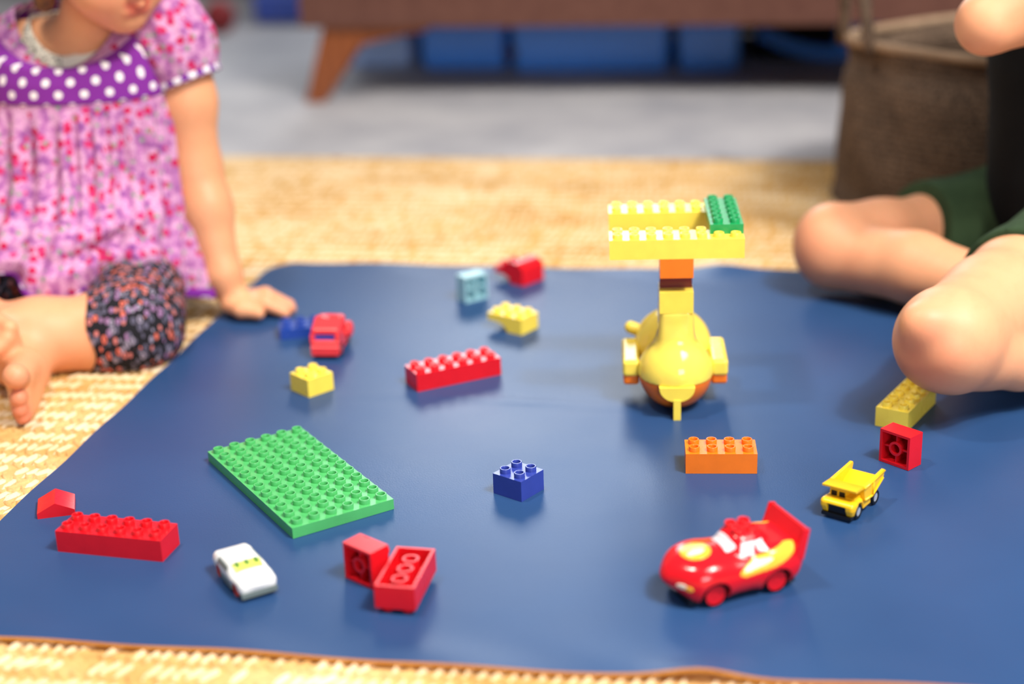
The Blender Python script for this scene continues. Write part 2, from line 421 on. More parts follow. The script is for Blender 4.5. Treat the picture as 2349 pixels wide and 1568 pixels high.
# blue mat: patch between four edge lines, thin, slightly wavy at the rim
def resample(pts, n):
    P = np.array(pts, float)
    # smooth polyline (Catmull-Rom)
    Q = []
    for i in range(len(P) - 1):
        p0, p1, p2, p3 = P[max(i - 1, 0)], P[i], P[i + 1], P[min(i + 2, len(P) - 1)]
        for t in np.linspace(0, 1, 20, endpoint=False):
            Q.append(.5 * ((2 * p1) + (-p0 + p2) * t + (2 * p0 - 5 * p1 + 4 * p2 - p3) * t * t + (-p0 + 3 * p1 - 3 * p2 + p3) * t ** 3))
    Q.append(P[-1]); Q = np.array(Q)
    d = np.r_[0, np.cumsum(np.linalg.norm(np.diff(Q, axis=0), axis=1))]; s = np.linspace(0, d[-1], n)
    return np.stack([np.interp(s, d, Q[:, k]) for k in range(Q.shape[1])], 1)
def play_mat():
    bot = [(-.492, 1.04), (-.393, 1.026), (-.224, .998), (0, .957), (.241, .924), (.6, .87), (.98, .81)]
    top = [(-.283, 1.951), (-.19, 1.938), (-.095, 1.919), (.1, 1.882), (.343, 1.847), (.6, 1.80), (.98, 1.735)]
    lef = [(-.492, 1.04), (-.452, 1.223), (-.417, 1.392), (-.386, 1.549), (-.351, 1.733), (-.325, 1.872), (-.312, 1.925), (-.283, 1.951)]
    rig = [(.98, .81), (.98, 1.735)]
    n, m = 140, 110
    B, T, L, R_ = resample(bot, n), resample(top, n), resample(lef, m), resample(rig, m)
    s = np.linspace(0, 1, n)[:, None, None]; t = np.linspace(0, 1, m)[None, :, None]
    C = (1 - t) * B[:, None] + t * T[:, None] + (1 - s) * L[None] + s * R_[None] - ((1 - s) * (1 - t) * B[0] + s * (1 - t) * B[-1] + (1 - s) * t * T[0] + s * t * T[-1])
    x, y = C[..., 0], C[..., 1]
    z = -.0002 + .00016 * np.sin(x * 9 + 2 * np.sin(y * 7)) * np.sin(y * 11 + x * 3)
    e = np.minimum.reduce([np.broadcast_to(v, x.shape) for v in (s[..., 0], t[..., 0], 1 - t[..., 0])])
    edge = np.exp(-(e / .035) ** 2)
    z = z + edge * .0016 * np.sin(x * 23 + y * 19) ** 2
    z = z + .007 * np.exp(-((x - .265) / .035) ** 2 - ((y - 1.86) / .03) ** 2) + .006 * np.exp(-((x - .125) / .03) ** 2 - ((y - .938) / .02) ** 2)
    z = z + .0009 * np.exp(-((y - 1.455 + .12 * x + .012 * np.sin(x * 14)) / .006) ** 2) * np.exp(-((x - .02) / .17) ** 2)
    top_v = np.stack([x, y, z], -1).reshape(-1, 3); low = top_v - np.array([0, 0, .0032])
    V = np.concatenate([top_v, low]); N = n * m; F1, F2 = [], []
    I = np.arange(N).reshape(n, m)
    q = np.stack([I[:-1, :-1], I[1:, :-1], I[1:, 1:], I[:-1, 1:]], -1).reshape(-1, 4)
    ring = np.concatenate([I[:, 0], I[-1, 1:], I[::-1, -1][1:], I[0, ::-1][1:-1]])
    nx = np.roll(ring, -1); side = np.stack([ring, ring + N, nx + N, nx], -1)
    r = thing('play_mat', 'navy blue vinyl play mat spread on the rug with the toys on it', 'mat')
    obj('mat_top', npmesh('mat_top', top_v, q), VINYL, r)
    under = npmesh('mat_backing', V, np.concatenate([q[:, ::-1] + N, side])); obj('mat_backing', under, BACKING, r)
play_mat()

# ------------------------------------------------------------------ bricks
PITCH_B = .016
def stud_mesh():
    return lathe_me('stud', [(.00485, 0), (.00485, .0040), (.0046, .0044), (.0038, .0044), (.0036, .0041), (.0036, .0006), (0, .0006)], 20)
STUDS = {}
def stud_for(m):
    if m.name not in STUDS:
        me = stud_mesh(); me.materials.append(m); STUDS[m.name] = me
    return STUDS[m.name]
def tube_for(m, h):
    k = (m.name, round(h, 4))
    if k not in STUDS:
        me = lathe_me('tube', [(.0067, 0), (.0067, h), (.0046, h), (.0046, 0), (.0067, 0)], 20, 35, False); me.materials.append(m); STUDS[k] = me
    return STUDS[k]
def shell_me(L, W, H, wall=.0024, top=.0030, bevel=.00045):
    bm = bmesh.new()
    def ring(hx, hy, z): return [bm.verts.new((x, y, z)) for x, y in ((-hx, -hy), (hx, -hy), (hx, hy), (-hx, hy))]
    a, b = ring(L / 2, W / 2, 0), ring(L / 2, W / 2, H)
    c, d = ring(L / 2 - wall, W / 2 - wall, 0), ring(L / 2 - wall, W / 2 - wall, H - top)
    bm.faces.new(b); bm.faces.new(d[::-1])
    for i in range(4):
        j = (i + 1) % 4
        bm.faces.new((a[i], a[j], b[j], b[i])); bm.faces.new((c[j], c[i], d[i], d[j])); bm.faces.new((a[j], a[i], c[i], c[j]))
    return bm_mesh('body', bm, bevel, 2)
def add_brick(parent, nx, ny, h, m, offset=(0, 0, 0), body_name='body', tubes=False, nest=False, skip=()):
    """body and studs under parent; nest=True puts the studs below the body as sub-parts"""
    b = obj(body_name, shell_me(nx * PITCH_B - .0002, ny * PITCH_B - .0002, h), m, parent, loc=offset)
    p = b if nest else parent; o = Vector((0, 0, 0)) if nest else Vector(offset)
    for i in range(nx):
        for j in range(ny):
            if (i, j) in skip: continue
            obj('stud', stud_for(m), None, p, loc=o + Vector(((i - (nx - 1) / 2) * PITCH_B, (j - (ny - 1) / 2) * PITCH_B, h)))
    if tubes:
        for i in range(nx - 1):
            for j in range(ny - 1):
                obj('tube', tube_for(m, h - .003), None, p, loc=o + Vector(((i - (nx - 2) / 2) * PITCH_B, (j - (ny - 2) / 2) * PITCH_B, .0012)))
        rb = [box_me('rib', -.0005, .0005, -.0025, .0025, 0, h - .004, 0)]
    return b
BH = .0192
def brick(name, label, nx, ny, h, m, x, y, yaw, z=0.0, tubes=False, rot=None, cat='toy brick', group=None):
    t = thing(name, label, cat, (x, y, z), rot or (0, 0, math.radians(yaw)), group)
    add_brick(t, nx, ny, h, m, tubes=tubes)
    return t
brick('building_plate', 'large flat light green building plate covered in studs', 6, 12, .0096, GRN, -.1981, 1.2770, 31.1, cat='toy plate')
brick('toy_brick', 'small square blue brick with four hollow studs at the centre of the mat', 2, 2, BH, BLUE, .0014, 1.2465, 50.4)
brick('toy_brick', 'orange eight stud brick lying in front of the yellow helicopter', 4, 2, BH, ORG, .1852, 1.2834, -4.8)
brick('toy_brick', 'long red twelve stud brick behind the green plate with shiny studs', 6, 2, BH, RED, -.0626, 1.5220, 25.3)
brick('toy_brick', 'small square yellow brick in front of the red toy van', 2, 2, BH, YEL, -.2093, 1.5042, 41.8)
brick('toy_brick', 'long red twelve stud brick at the left edge beside the red roof brick', 6, 2, BH, RED, -.3348, 1.1650, -15.1)
brick('toy_brick', 'long yellow brick poking out from under the bare knee', 2, 5, BH, YEL, .3793, 1.3863, -33.8)
brick('toy_brick', 'flat dark blue plate lying behind the red toy van', 4, 2, .0120, NAVY, -.2330, 1.6790, 8.1)

# bricks lying on a side: local open underside turned to face the camera's left
def side_rot(yaw):
    # brick axes: z (up, studs) -> pointing away along local +y of the box frame, y -> up
    f = Matrix.Rotation(math.radians(yaw), 3, 'Z') @ Matrix(((1, 0, 0), (0, 0, 1), (0, -1, 0))).transposed().inverted()
    return f
def side_brick(label, m, x, y, yaw, nm='toy_brick'):
    R3 = Matrix.Rotation(math.radians(yaw), 3, 'Z')
    B = Matrix(((1, 0, 0), (0, 0, 1), (0, -1, 0)))       # columns: brick x->x, brick y->-z, brick z->+y
    Rm = R3 @ B
    pos = Vector((x, y, .0159)) + R3 @ Vector((0, -.0096, 0))
    t = thing(nm, label, 'toy brick', pos, Rm.to_euler())
    add_brick(t, 2, 2, BH, m, tubes=True)
    rb = box_me('rib', -.0006, .0006, .0066, .0142, .003, BH - .002, 0); rb.materials.append(m)
    for k in range(4): obj('rib', rb, None, t, rot=(0, 0, k * PI / 2))
    return t
side_brick('small square red brick standing on its side behind the yellow dump truck', RED, .3469, 1.2780, -49.2)
side_brick('small square red brick on its side leaning on the upturned red brick', RED, -.1213, 1.0965, -42.2)
side_brick('pale aqua see-through square brick standing on its side near the far edge', AQUA, -.0458, 1.7798, 35.1)

# red brick lying on its studs, underside up
t = thing('toy_brick', 'red eight stud brick lying upside down with its hollow underside showing', 'toy brick', (-.0889, 1.0711, .0044 + BH), (PI, 0, math.radians(-12.5)))
add_brick(t, 2, 4, BH, RED, tubes=True)

# red roof-shaped brick
t = thing('roof_brick', 'small red roof-shaped brick with a ridge next to the long red brick', 'toy brick', (-.4069, 1.2417, 0), (0, 0, math.radians(13.6)))
obj('body', prism_me('body', [(-.0159, 0), (.0159, 0), (.0159, .0055), (.0004, .0132), (-.0004, .0132), (-.0159, .0055)], -.0159, .0159, .0006), RED, t)

# curved bricks with an overhanging end (long axis x, overhang towards -x)
def curved_brick(label, m, x, y, yaw, studs, hump):
    t = thing('curved_brick', label, 'toy brick', (x, y, 0), (0, 0, math.radians(yaw)))
    n = 12; poly = [(.0239, 0)]
    poly += [(.0239, BH)]
    if hump:
        for k in range(1, 9): a = k / 8 * PI; poly.append((.0239 - .016 * (1 - math.cos(a)) , BH + .009 * math.sin(a)))
    poly += [(-.0239, BH), (-.0239, .0105)]
    for k in range(n + 1):
        a = k / n * PI / 2
        poly.append((-.0239 + .005 + .022 * math.sin(a) ** .8, .0105 * math.cos(a)))
    obj('body', prism_me('body', poly, -.0159 - (.003 if hump else 0), .0159 + (.004 if hump else 0), .0008), m, t)
    for i, j in studs: obj('stud', stud_for(m), None, t, loc=((i - 1) * PITCH_B, (j - .5) * PITCH_B, BH))
    return t
curved_brick('yellow curved brick with an overhanging end and studs on top', YEL, .0019, 1.6719, -38.1, [(i, j) for i in range(3) for j in range(2)], False)
curved_brick('red curved brick with a humped top at the far edge of the mat', RED, .0113, 1.8489, -44.0, [(0, 0), (0, 1)], True)

# ------------------------------------------------------------------ toy helicopter
def helicopter():
    t = thing('toy_helicopter', 'yellow toy helicopter of bricks with round nose and wide rotor beams', 'toy helicopter', (.1605, 1.4300, 0), (0, 0, math.radians(-3.7)))
    fy = -.019                                                     # front face of the beams, local y
    R0 = .0362
    # lower hull (orange bowl)
    hull = SDF().ell((0, 0, R0), (R0, R0, R0), k=.004).ell((0, .062, .034), (.034, .05, .031), k=.02)
    obj('hull', hull.mesh('hull', .0012, 0, [lambda x, y, z: z - .0335 + .03 * 0]), ORG, t)
    # upper shell: dome that narrows into the mast foot
    up = SDF().ell((0, 0, R0), (R0 + .0006, R0 + .0006, R0 + .0006), k=.004).ell((0, .066, .040), (.0395, .05, .037), k=.006)
    up.rbox((0, .004, .082), (.0168, .0205, .024), .006, k=.006).cone((0, 0, .092), (0, 0, .055), .013, .024, k=.008)
    obj('canopy', up.mesh('canopy', .0012, 0, [lambda x, y, z: .0335 - z]), plastic('glossy yellow plastic', (254, 222, 92), .13), t)
    obj('mast_block', box_me('mast_block', -.0163, .0163, -.0165, .0165, .102, .1235, .0015), YEL, t)
    obj('mast_neck', box_me('mast_neck', -.0155, .0155, -.002, .0155, .1225, .1388, .0005), RED_SHADED, t)  # red block with the shade under the mast brick put into its colour
    b = add_brick(t, 2, 2, BH, ORG, (0, fy + .0159, .1386), 'mast_brick', nest=True)
    tl = obj('tail_boom', tube_me('tail_boom', [(0, .10, .042), (0, .14, .05), (0, .165, .055)], [.016, .010, .008], 16), YEL, t)
    # side pods
    for sx in (-1, 1):
        p = obj('side_pod', SDF().rbox((sx * .0435, .034, .0385), (.0085, .034, .0085), .0035, k=.002).mesh('side_pod', .001), YEL, t)
        obj('pod_shading', SDF().rbox((sx * .0435, .034, .0265), (.0078, .032, .006), .003, k=.002).mesh('pod_shading', .001), ORG, p)  # orange piece stands for reflected colour on the lower part of the pod
        if sx < 0: obj('pod_knob', SDF().cone((sx * .0425, .078, .0545), (sx * .032, .078, .050), .0065, .0065).mesh('pod_knob', .001), YEL, p)
    # chin plate and nose peg
    ch = []
    for k in range(17):
        a = PI + PI * k / 16; ch.append((.0172 * math.cos(a), .0335 + .0172 * math.sin(a) * .86))
    obj('chin_plate', prism_me('chin_plate', ch, -.0388, -.028, .0008), YEL, t)
    obj('nose_peg', box_me('nose_peg', -.0035, .0035, -.0395, -.033, .0, .021, .0008), YEL, t)
    # rotor beams and the plate bridging them
    z0 = .1578
    add_brick(t, 8, 2, BH, YEL, (0, fy + .0159, z0), 'rotor_beam', nest=True)
    add_brick(t, 8, 2, BH, YEL, (0, fy + .0951 + .0159, z0), 'rotor_beam', nest=True)
    add_brick(t, 2, 6, .0096, DGRN, (.048, fy + .016 + .0479, z0 + BH), 'bridge_plate', nest=True)
helicopter()

# ------------------------------------------------------------------ toy vehicles
def wheel(parent, loc, r, w, tyre_m, hub_m, hub=.62, ax_y=1):
    """wheel with its axle along local y"""
    tm = lathe_me('wheel', [(r * hub, -w / 2), (r * .92, -w / 2), (r, -w * .32), (r, w * .32), (r * .92, w / 2), (r * hub, w / 2)], 24, 35, False)
    o = obj('wheel', tm, tyre_m, parent, loc, (PI / 2, 0, 0))
    hm = lathe_me('hub', [(r * hub, -w * .46), (r * hub, w * .40), (r * hub * .82, w * .44), (r * hub * .55, w * .36), (0, w * .46)], 24)
    h = obj('hub', hm, hub_m, o, (0, 0, 0), (0 if ax_y < 0 else PI, 0, 0))
    return o

# red toy race car
def race_car():
    t = thing('toy_race_car', 'red toy race car with tall rear spoiler and yellow flank graphics', 'toy car', (.163, 1.0675, 0), (0, 0, math.radians(-159)))
    b = SDF()
    b.ell((.006, 0, .0205), (.0535, .0275, .0165), k=.01)
    b.rbox((-.002, 0, .0170), (.048, .0245, .0115), .009, k=.012)
    b.ell((.026, 0, .0245), (.027, .0235, .0105), k=.008)
    b.rbox((-.034, 0, .0265), (.0175, .0225, .0105), .008, k=.012)
    b.rbox((-.0085, 0, .0335), (.0165, .0172, .0150), .0125, k=.006)
    for sy in (-1, 1):
        b.ell((.0265, sy * .0185, .0175), (.0165, .0095, .0150), k=.008); b.ell((-.0265, sy * .0195, .0185), (.0175, .0095, .0160), k=.008)
    for wx in (.0265, -.0265):
        for sy in (-1, 1): b.cyl_y((wx, sy * .0265, .0098), .0118, .0095, .0015)
    b.cut(lambda x, y, z: .0042 - z)
    vox = .0008
    me = b.mesh('body', vox); bo = obj('body', me, plastic('glossy red car paint', (224, 22, 34), .18), t)
    CREAM = plastic('cream print', (250, 236, 214), .2); AMBER = plastic('amber print', (250, 186, 62), .2); GLASS = plastic('pale window print', (236, 234, 240), .12)
    def skin(name, region, m, g=.0004, par=bo): return obj(name, b.mesh(name, vox, g, [region]), m, par)
    rb = lambda x, y, z, cx, cy, cz, hx, hy, hz: np.maximum.reduce([np.abs(x - cx) - hx, np.abs(y - cy) - hy, np.abs(z - cz) - hz])
    el2 = lambda u, v, cu, cv, ru, rv: (np.sqrt(((u - cu) / ru) ** 2 + ((v - cv) / rv) ** 2) - 1) * min(ru, rv)
    skin('windscreen', lambda x, y, z: np.maximum.reduce([el2(y, z, 0, .0390, .0140, .0055), .0005 - x, x - .0110]), GLASS)
    for sy in (-1, 1):
        skin('side_window', lambda x, y, z, s=sy: np.maximum.reduce([np.maximum(np.abs(x + .0050 + .3 * (z - .039)) - .0056, np.abs(z - .0385) - .0046), .0105 - y * s]), GLASS)
        skin('rear_window', lambda x, y, z, s=sy: np.maximum.reduce([np.maximum(np.abs(x + .0160 - .3 * (z - .039)) - .0038, np.abs(z - .0395) - .0034), .0095 - y * s]), GLASS)
        skin('flank_graphic', lambda x, y, z, s=sy: np.maximum.reduce([el2(x, z + .22 * x, -.0190, .0255, .0265, .0058), .016 - y * s, x - .009]), AMBER)
        skin('flank_stripe', lambda x, y, z, s=sy: np.maximum.reduce([el2(x, z + .22 * x, -.0090, .0268, .0130, .0024), .016 - y * s]), CREAM, .0006)
        skin('headlight', lambda x, y, z, s=sy: np.maximum.reduce([el2(y * s, z, .0170, .0190, .0040, .0024), .035 - x]), CREAM)
        skin('indicator', lambda x, y, z, s=sy: np.maximum.reduce([el2(y * s, z, .0215, .0180, .0030, .0024), .030 - x]), AMBER)
    skin('bonnet_graphic', lambda x, y, z: np.maximum.reduce([el2(x, y, .0310, .000, .0120, .0130), .024 - z]), AMBER)
    skin('bonnet_stripe', lambda x, y, z: np.maximum.reduce([el2(x, y, .0320, .003, .0080, .0035), .024 - z]), CREAM, .0006)
    skin('grille', lambda x, y, z: np.maximum.reduce([el2(y, z, 0, .0115, .0090, .0016), .045 - x]), CHROME)
    sp = prism_me('spoiler', [(-.040, .030), (-.047, .030), (-.0530, .0485), (-.0500, .049)], -.0255, .0255, .0010)
    so = obj('spoiler', sp, plastic('glossy red spoiler', (224, 22, 34), .18), t)
    for sy in (-1, 1): obj('end_plate', prism_me('end_plate', [(-.041, .026), (-.049, .024), (-.0540, .0485), (-.0485, .0495)], sy * .0255 - .001, sy * .0255 + .001, .0006), RED, so)
    for i in (0, 1):
        for j in (-1, 1): obj('stud', stud_for(RED), None, t, loc=(-.003 - i * .0112, j * .0060, .0468))
    for wx in (.0265, -.0265):
        for sy in (-1, 1): wheel(t, (wx, sy * .0218, .0098), .0098, .008, BLACK, RED, .86, sy)
    obj('underbody', box_me('underbody', -.046, .046, -.0195, .0195, .0025, .012, .002), BLACK, t)
race_car()

def dump_truck():
    t = thing('toy_dump_truck', 'small yellow metal dump truck with silver wheels in front of a red brick', 'toy truck', (.2835, 1.1915, 0), (0, 0, math.radians(-128)))
    obj('chassis', box_me('chassis', -.024, .020, -.0085, .0085, .0045, .0095, .001), BLACK, t)
    # front with fenders around a black grille
    fr = SDF().rbox((.0165, 0, .0105), (.0100, .0150, .0060), .003, k=.002).rbox((.0225, 0, .0125), (.0058, .0150, .0040), .003, k=.003)
    fr.rbox((.027, 0, .006), (.006, .0083, .0072), .001, k=.001, sub=True)
    for sy in (-1, 1): fr.cyl_y((.0150, sy * .0145, .0062), .0078, .0060, .001)
    obj('front_fenders', fr.mesh('front_fenders', .0006), TRUCKY, t)
    gr = obj('grille', box_me('grille', .016, .0255, -.0083, .0083, .003, .0128, .001), BLACK, t)
    obj('bumper', box_me('bumper', .0175, .0275, -.0135, .0135, .0022, .0052, .001), BLACK, t)
    cab = obj('cab', box_me('cab', .0075, .0165, -.0115, .0035, .0145, .0225, .0008), TRUCKY, t)
    obj('cab_window', box_me('cab_window', .0160, .0169, -.0100, -.0050, .0165, .0212, .0003), BLACK, cab); obj('cab_window', box_me('cab_window', .0160, .0169, -.0028, .0022, .0165, .0212, .0003), BLACK, cab)
    obj('engine_deck', box_me('engine_deck', .0065, .0185, .0035, .0120, .0145, .0185, .0008), TRUCKY, t)
    # hopper: open tray with a shield over the cab
    bed = obj('hopper_floor', prism_me('hopper_floor', [(-.0265, .0230), (-.0280, .0205), (-.0080, .0125), (.0060, .0140), (.0080, .0215), (.0060, .0235), (.0035, .0175), (-.0080, .0155)], -.0140, .0140, .0004), TRUCKY, t)
    for sy in (-1, 1):
        sd = obj('hopper_side', prism_me('hopper_side', [(-.0300, .0285), (-.0310, .0265), (-.0285, .0200), (-.0080, .0115), (.0060, .0130), (.0085, .0240), (.0085, .0262)], sy * .0145 - .0012, sy * .0145 + .0012, .0007), TRUCKY, t)
        obj('side_rib', tube_me('side_rib', [(-.0305, sy * .0160, .0272), (-.010, sy * .0160, .0262), (.0085, sy * .0160, .0255)], .0010, 8), TRUCKY, sd)
        obj('side_rib', tube_me('side_rib', [(-.0080, sy * .0160, .0135), (-.0095, sy * .0160, .0262)], .0009, 8), TRUCKY, sd)
        obj('side_rib', tube_me('side_rib', [(-.0280, sy * .0160, .0215), (-.008, sy * .0160, .0128), (.006, sy * .0160, .0140)], .0009, 8), TRUCKY, sd)
    obj('cab_shield', prism_me('cab_shield', [(.0050, .0225), (.0090, .0252), (.0215, .0262), (.0238, .0268), (.0238, .0284), (.0080, .0272), (.0030, .0240)], -.0155, .0155, .0007), TRUCKY, t)
    obj('fuel_tank', box_me('fuel_tank', -.0075, .0065, .0080, .0145, .0060, .0125, .0015), TRUCKY, t); obj('fuel_tank', box_me('fuel_tank', -.0075, .0065, -.0145, -.0080, .0060, .0125, .0015), TRUCKY, t)
    for wx in (.0150, -.0180):
        for sy in (-1, 1):
            w = wheel(t, (wx, sy * .0125, .0066), .0066, .0048, BLACK, CHROME, .62, sy)
dump_truck()

def white_car():
    t = thing('toy_sports_car', 'small white metal toy car with orange wheels at the front of the mat', 'toy car', (-.2190, 1.1000, 0), (0, 0, math.radians(-60.5)))
    b = SDF().rbox((0, 0, .0100), (.0315, .0158, .0055), .0045, k=.004).ell((.014, 0, .0118), (.0185, .0160, .0052), k=.004)
    b.rbox((-.008, 0, .0150), (.0160, .0128, .0048), .0040, k=.007).rbox((-.0265, 0, .0130), (.0055, .0140, .0042), .003, k=.005)
    for wx in (.0185, -.0185):
        for sy in (-1, 1): b.cyl_y((wx, sy * .0160, .0055), .0066, .0050, .001)
    bo = obj('body', b.mesh('body', .0007), WHITE, t)
    GLZ = plastic('yellow green window', (206, 212, 96), .3); GREY = plastic('grey sill', (110, 122, 120), .3); TEAL = plastic('dark teal seats', (84, 128, 30), .4)
    e2 = lambda u, v, cu, cv, ru, rv: (np.maximum(np.abs(u - cu) / ru, np.abs(v - cv) / rv) - 1) * min(ru, rv)
    obj('windscreen', b.mesh('windscreen', .0007, .0004, [lambda x, y, z: np.maximum(e2(x, y, .0085, 0, .0050, .0118), .0120 - z)]), GLZ, bo)
    for cy in (-.008, 0, .008):
        obj('windscreen_print', b.mesh('windscreen_print', .0006, .0011, [lambda x, y, z, c=cy: np.maximum(e2(x, y, .0065, c, .0026, .0018), .0120 - z)]), TEAL, bo)
    for sy in (-1, 1):
        obj('sill', box_me('sill', -.0115, .0115, sy * .0152 - .0012, sy * .0152 + .0012, .0030, .0085, .0006), GREY, t)
        obj('side_window', b.mesh('side_window', .0007, .0004, [lambda x, y, z, s=sy: np.maximum.reduce([e2(x, z, -.008, .0158, .0105, .0020), .008 - y * s])]), GREY, bo)
    obj('bumper', box_me('bumper', .0255, .0322, -.0148, .0148, .0028, .0066, .0018), GREY, t)
    obj('roof_line', box_me('roof_line', -.021, -.0202, -.010, .010, .0192, .0200, .0001), plastic('pale violet line', (226, 214, 232)), t)
    obj('underbody', box_me('underbody', -.029, .029, -.0110, .0110, .0022, .0060, .001), BLACK, t)
    OR2 = plastic('orange wheel', (232, 72, 30), .3)
    for wx in (.0185, -.0185):
        for sy in (-1, 1): wheel(t, (wx, sy * .0130, .0056), .0056, .0046, OR2, OR2, .7, sy)
white_car()

def red_van():
    t = thing('toy_van', 'faded red toy van facing the camera between blue plate and yellow brick', 'toy van', (-.2005, 1.6220, 0), (0, 0, math.radians(-91 - 6)))
    # local x forward (towards the camera), y to its left
    lower = SDF().rbox((0, 0, .0125), (.031, .0160, .0085), .003, k=.003)
    for wx in (.018, -.019):
        for sy in (-1, 1): lower.cyl_y((wx, sy * .016, .0060), .0085, .0065, .001)
    lower.cyl_y((.031, 0, .0018), .0001, .001, .001)
    bo = obj('body', lower.mesh('body', .0009), SALMON, t)
    obj('bumper', prism_me('bumper', [(.0280, .0040), (.0325, .0050), (.0325, .0140), (.0300, .0165), (.0280, .0165)], -.0150, .0150, .0010), SALMON, bo)
    # cab pillars, slot window and sloping roof
    for sy in (-1, 1): obj('pillar', prism_me('pillar', [(.0080, .0190), (.0300, .0190), (.0285, .0275), (.0100, .0290)], sy * .0138 - .0022, sy * .0138 + .0022, .0006), SALMON, t)
    obj('windscreen', box_me('windscreen', .0240, .0265, -.0120, .0120, .0185, .0270, .0004), NAVY, t)
    rf = SDF().rbox((.0130, 0, .0322), (.0145, .0160, .0048), .004, k=.004, rot=np.array(Matrix.Rotation(math.radians(16), 3, 'Y'))).rbox((-.004, 0, .0330), (.010, .0150, .0050), .004, k=.006)
    rf.ell((-.002, 0, .0392), (.007, .008, .0030), k=.002, sub=True)
    ro = obj('roof', rf.mesh('roof', .0009), SALMON, t)
    obj('cab_back', box_me('cab_back', -.012, -.006, -.0148, .0148, .018, .0310, .001), SALMON, t)
    obj('load_bed', box_me('load_bed', -.0310, -.012, -.0150, .0150, .018, .0225, .001), SALMON, t)
    for sy in (-1, 1): obj('rear_fender', SDF().ell((-.018, sy * .0168, .0175), (.0115, .0046, .0095)).mesh('rear_fender', .0009), SALMON, t)
    for wx in (.018, -.019):
        for sy in (-1, 1): wheel(t, (wx, sy * .0135, .0068), .0068, .005, BLACK, SALMON, .6, sy)
red_van()

# ------------------------------------------------------------------ sofa, storage boxes, basket, far things
def sofa():
    o0 = Vector((-.377, 3.03, FZ))
    t = thing('sofa', 'brown sofa on slanted wooden legs behind the play area', 'sofa', o0, (0, 0, YAW))
    FAB = cloth('dark brown upholstery', (92, 60, 52), (104, 70, 60), 250); 
    k = NT('warm varnished wood'); v = k.coord(); w = k.n('ShaderNodeTexWave', ins={'Vector': k.mapping(v, (1, 8, 8)), 'Scale': 12, 'Distortion': 3, 'Detail': 3}).outputs[1]
    k.set(Base_Color=k.ramp(w, [(.2, lin((118, 60, 28))), (.8, lin((146, 80, 40)))]), Roughness=.35); WOOD = k.m
    W, D = 1.95, .82
    obj('front_rail', box_me('front_rail', -.01, W, .0, .09, .150, .215, .008), FAB, t)
    obj('light_block_panel', box_me('light_block_panel', .05, W - .06, D - .03, D, .006, .15, .004), FAB, t)  # unseen panel added to block light leaking in under the sofa from behind
    obj('seat_base', box_me('seat_base', .0, W - .01, .08, D, .150, .26, .015), FAB, t)
    for i in range(3): obj('seat_cushion', box_me('seat_cushion', .14 + i * .56, .14 + i * .56 + .55, .0, D - .16, .262, .40, .035), FAB, t)
    obj('backrest', box_me('backrest', .0, W - .01, D - .17, D, .262, .70, .04), FAB, t)
    for a, b in ((-.0, .13), (W - .14, W - .01)): obj('arm_rest', box_me('arm_rest', a, b, .02, D - .02, .262, .54, .03), FAB, t)
    for lx, s in ((0.0, 1), (W - .06, -1)):
        for ly in (.02, D - .10):
            bm = bmesh.new(); v4 = []
            for z, x0, x1, y0, y1 in ((0, -.018, .020, .0, .035), (.150, .030, .125, -.005, .055)):
                for x, y in ((x0, y0), (x1, y0), (x1, y1), (x0, y1)): v4.append(bm.verts.new((lx + s * x, ly + y, z)))
            for f in ((3, 2, 1, 0), (4, 5, 6, 7), (0, 1, 5, 4), (1, 2, 6, 5), (2, 3, 7, 6), (3, 0, 4, 7)): bm.faces.new([v4[i] for i in f])
            obj('leg', bm_mesh('leg', bm, .006), WOOD, t)
    obj('leg_bracket', prism_me('leg_bracket', [(.08, .150), (.08, .108), (.14, .122), (.235, .140), (.235, .150)], .02, .075, .004), WOOD, t)
sofa()

BLUEB = plastic('blue storage plastic', (78, 150, 252), .2); SHEENB = plastic('pale blue floor sheen', (160, 186, 232), .35)
def storage_box(label, px0, px1, Y, h, m, depth=.28, lid=True, yaw=YAW, knob=None, group='storage boxes under the sofa'):
    a, b = at(px0, 150, Y), at(px1, 150, Y); cx, w = (a.x + b.x) / 2, (b.x - a.x)
    yy = Y - (cx - .136) * math.tan(-YAW)
    t = thing('storage_box', label, 'storage box', (cx, yy + depth / 2, FZ), (0, 0, yaw), group)
    s = SDF().rbox((0, 0, h * .46), (w / 2 * .985, depth / 2 * .97, h * .46), .018, k=.004)
    obj('body', s.mesh('body', .005), m, t)
    if lid: obj('lid', SDF().rbox((0, 0, h * .94), (w / 2, depth / 2, h * .075), .007, k=.004).mesh('lid', .004), m, t)
    if knob: obj('latch', SDF().ell((knob, -depth / 2 - .002, h * .35), (.014, .008, .012)).mesh('latch', .003), plastic('dark brown latch', (70, 36, 26)), t)
    return t
storage_box('long shiny blue storage box in the middle under the sofa', 1195, 1558, 3.27, .125, BLUEB, knob=-.165)
storage_box('blue storage box behind the wooden sofa bracket', 985, 1188, 3.30, .118, BLUEB)
storage_box('short blue storage box beside the long one under the sofa', 1572, 1712, 3.27, .118, BLUEB)
storage_box('pale blue box standing in for floor sheen next to the slanted sofa leg', 785, 965, 3.32, .085, SHEENB, lid=False)  # box added in place of a pale bluish sheen on the floor
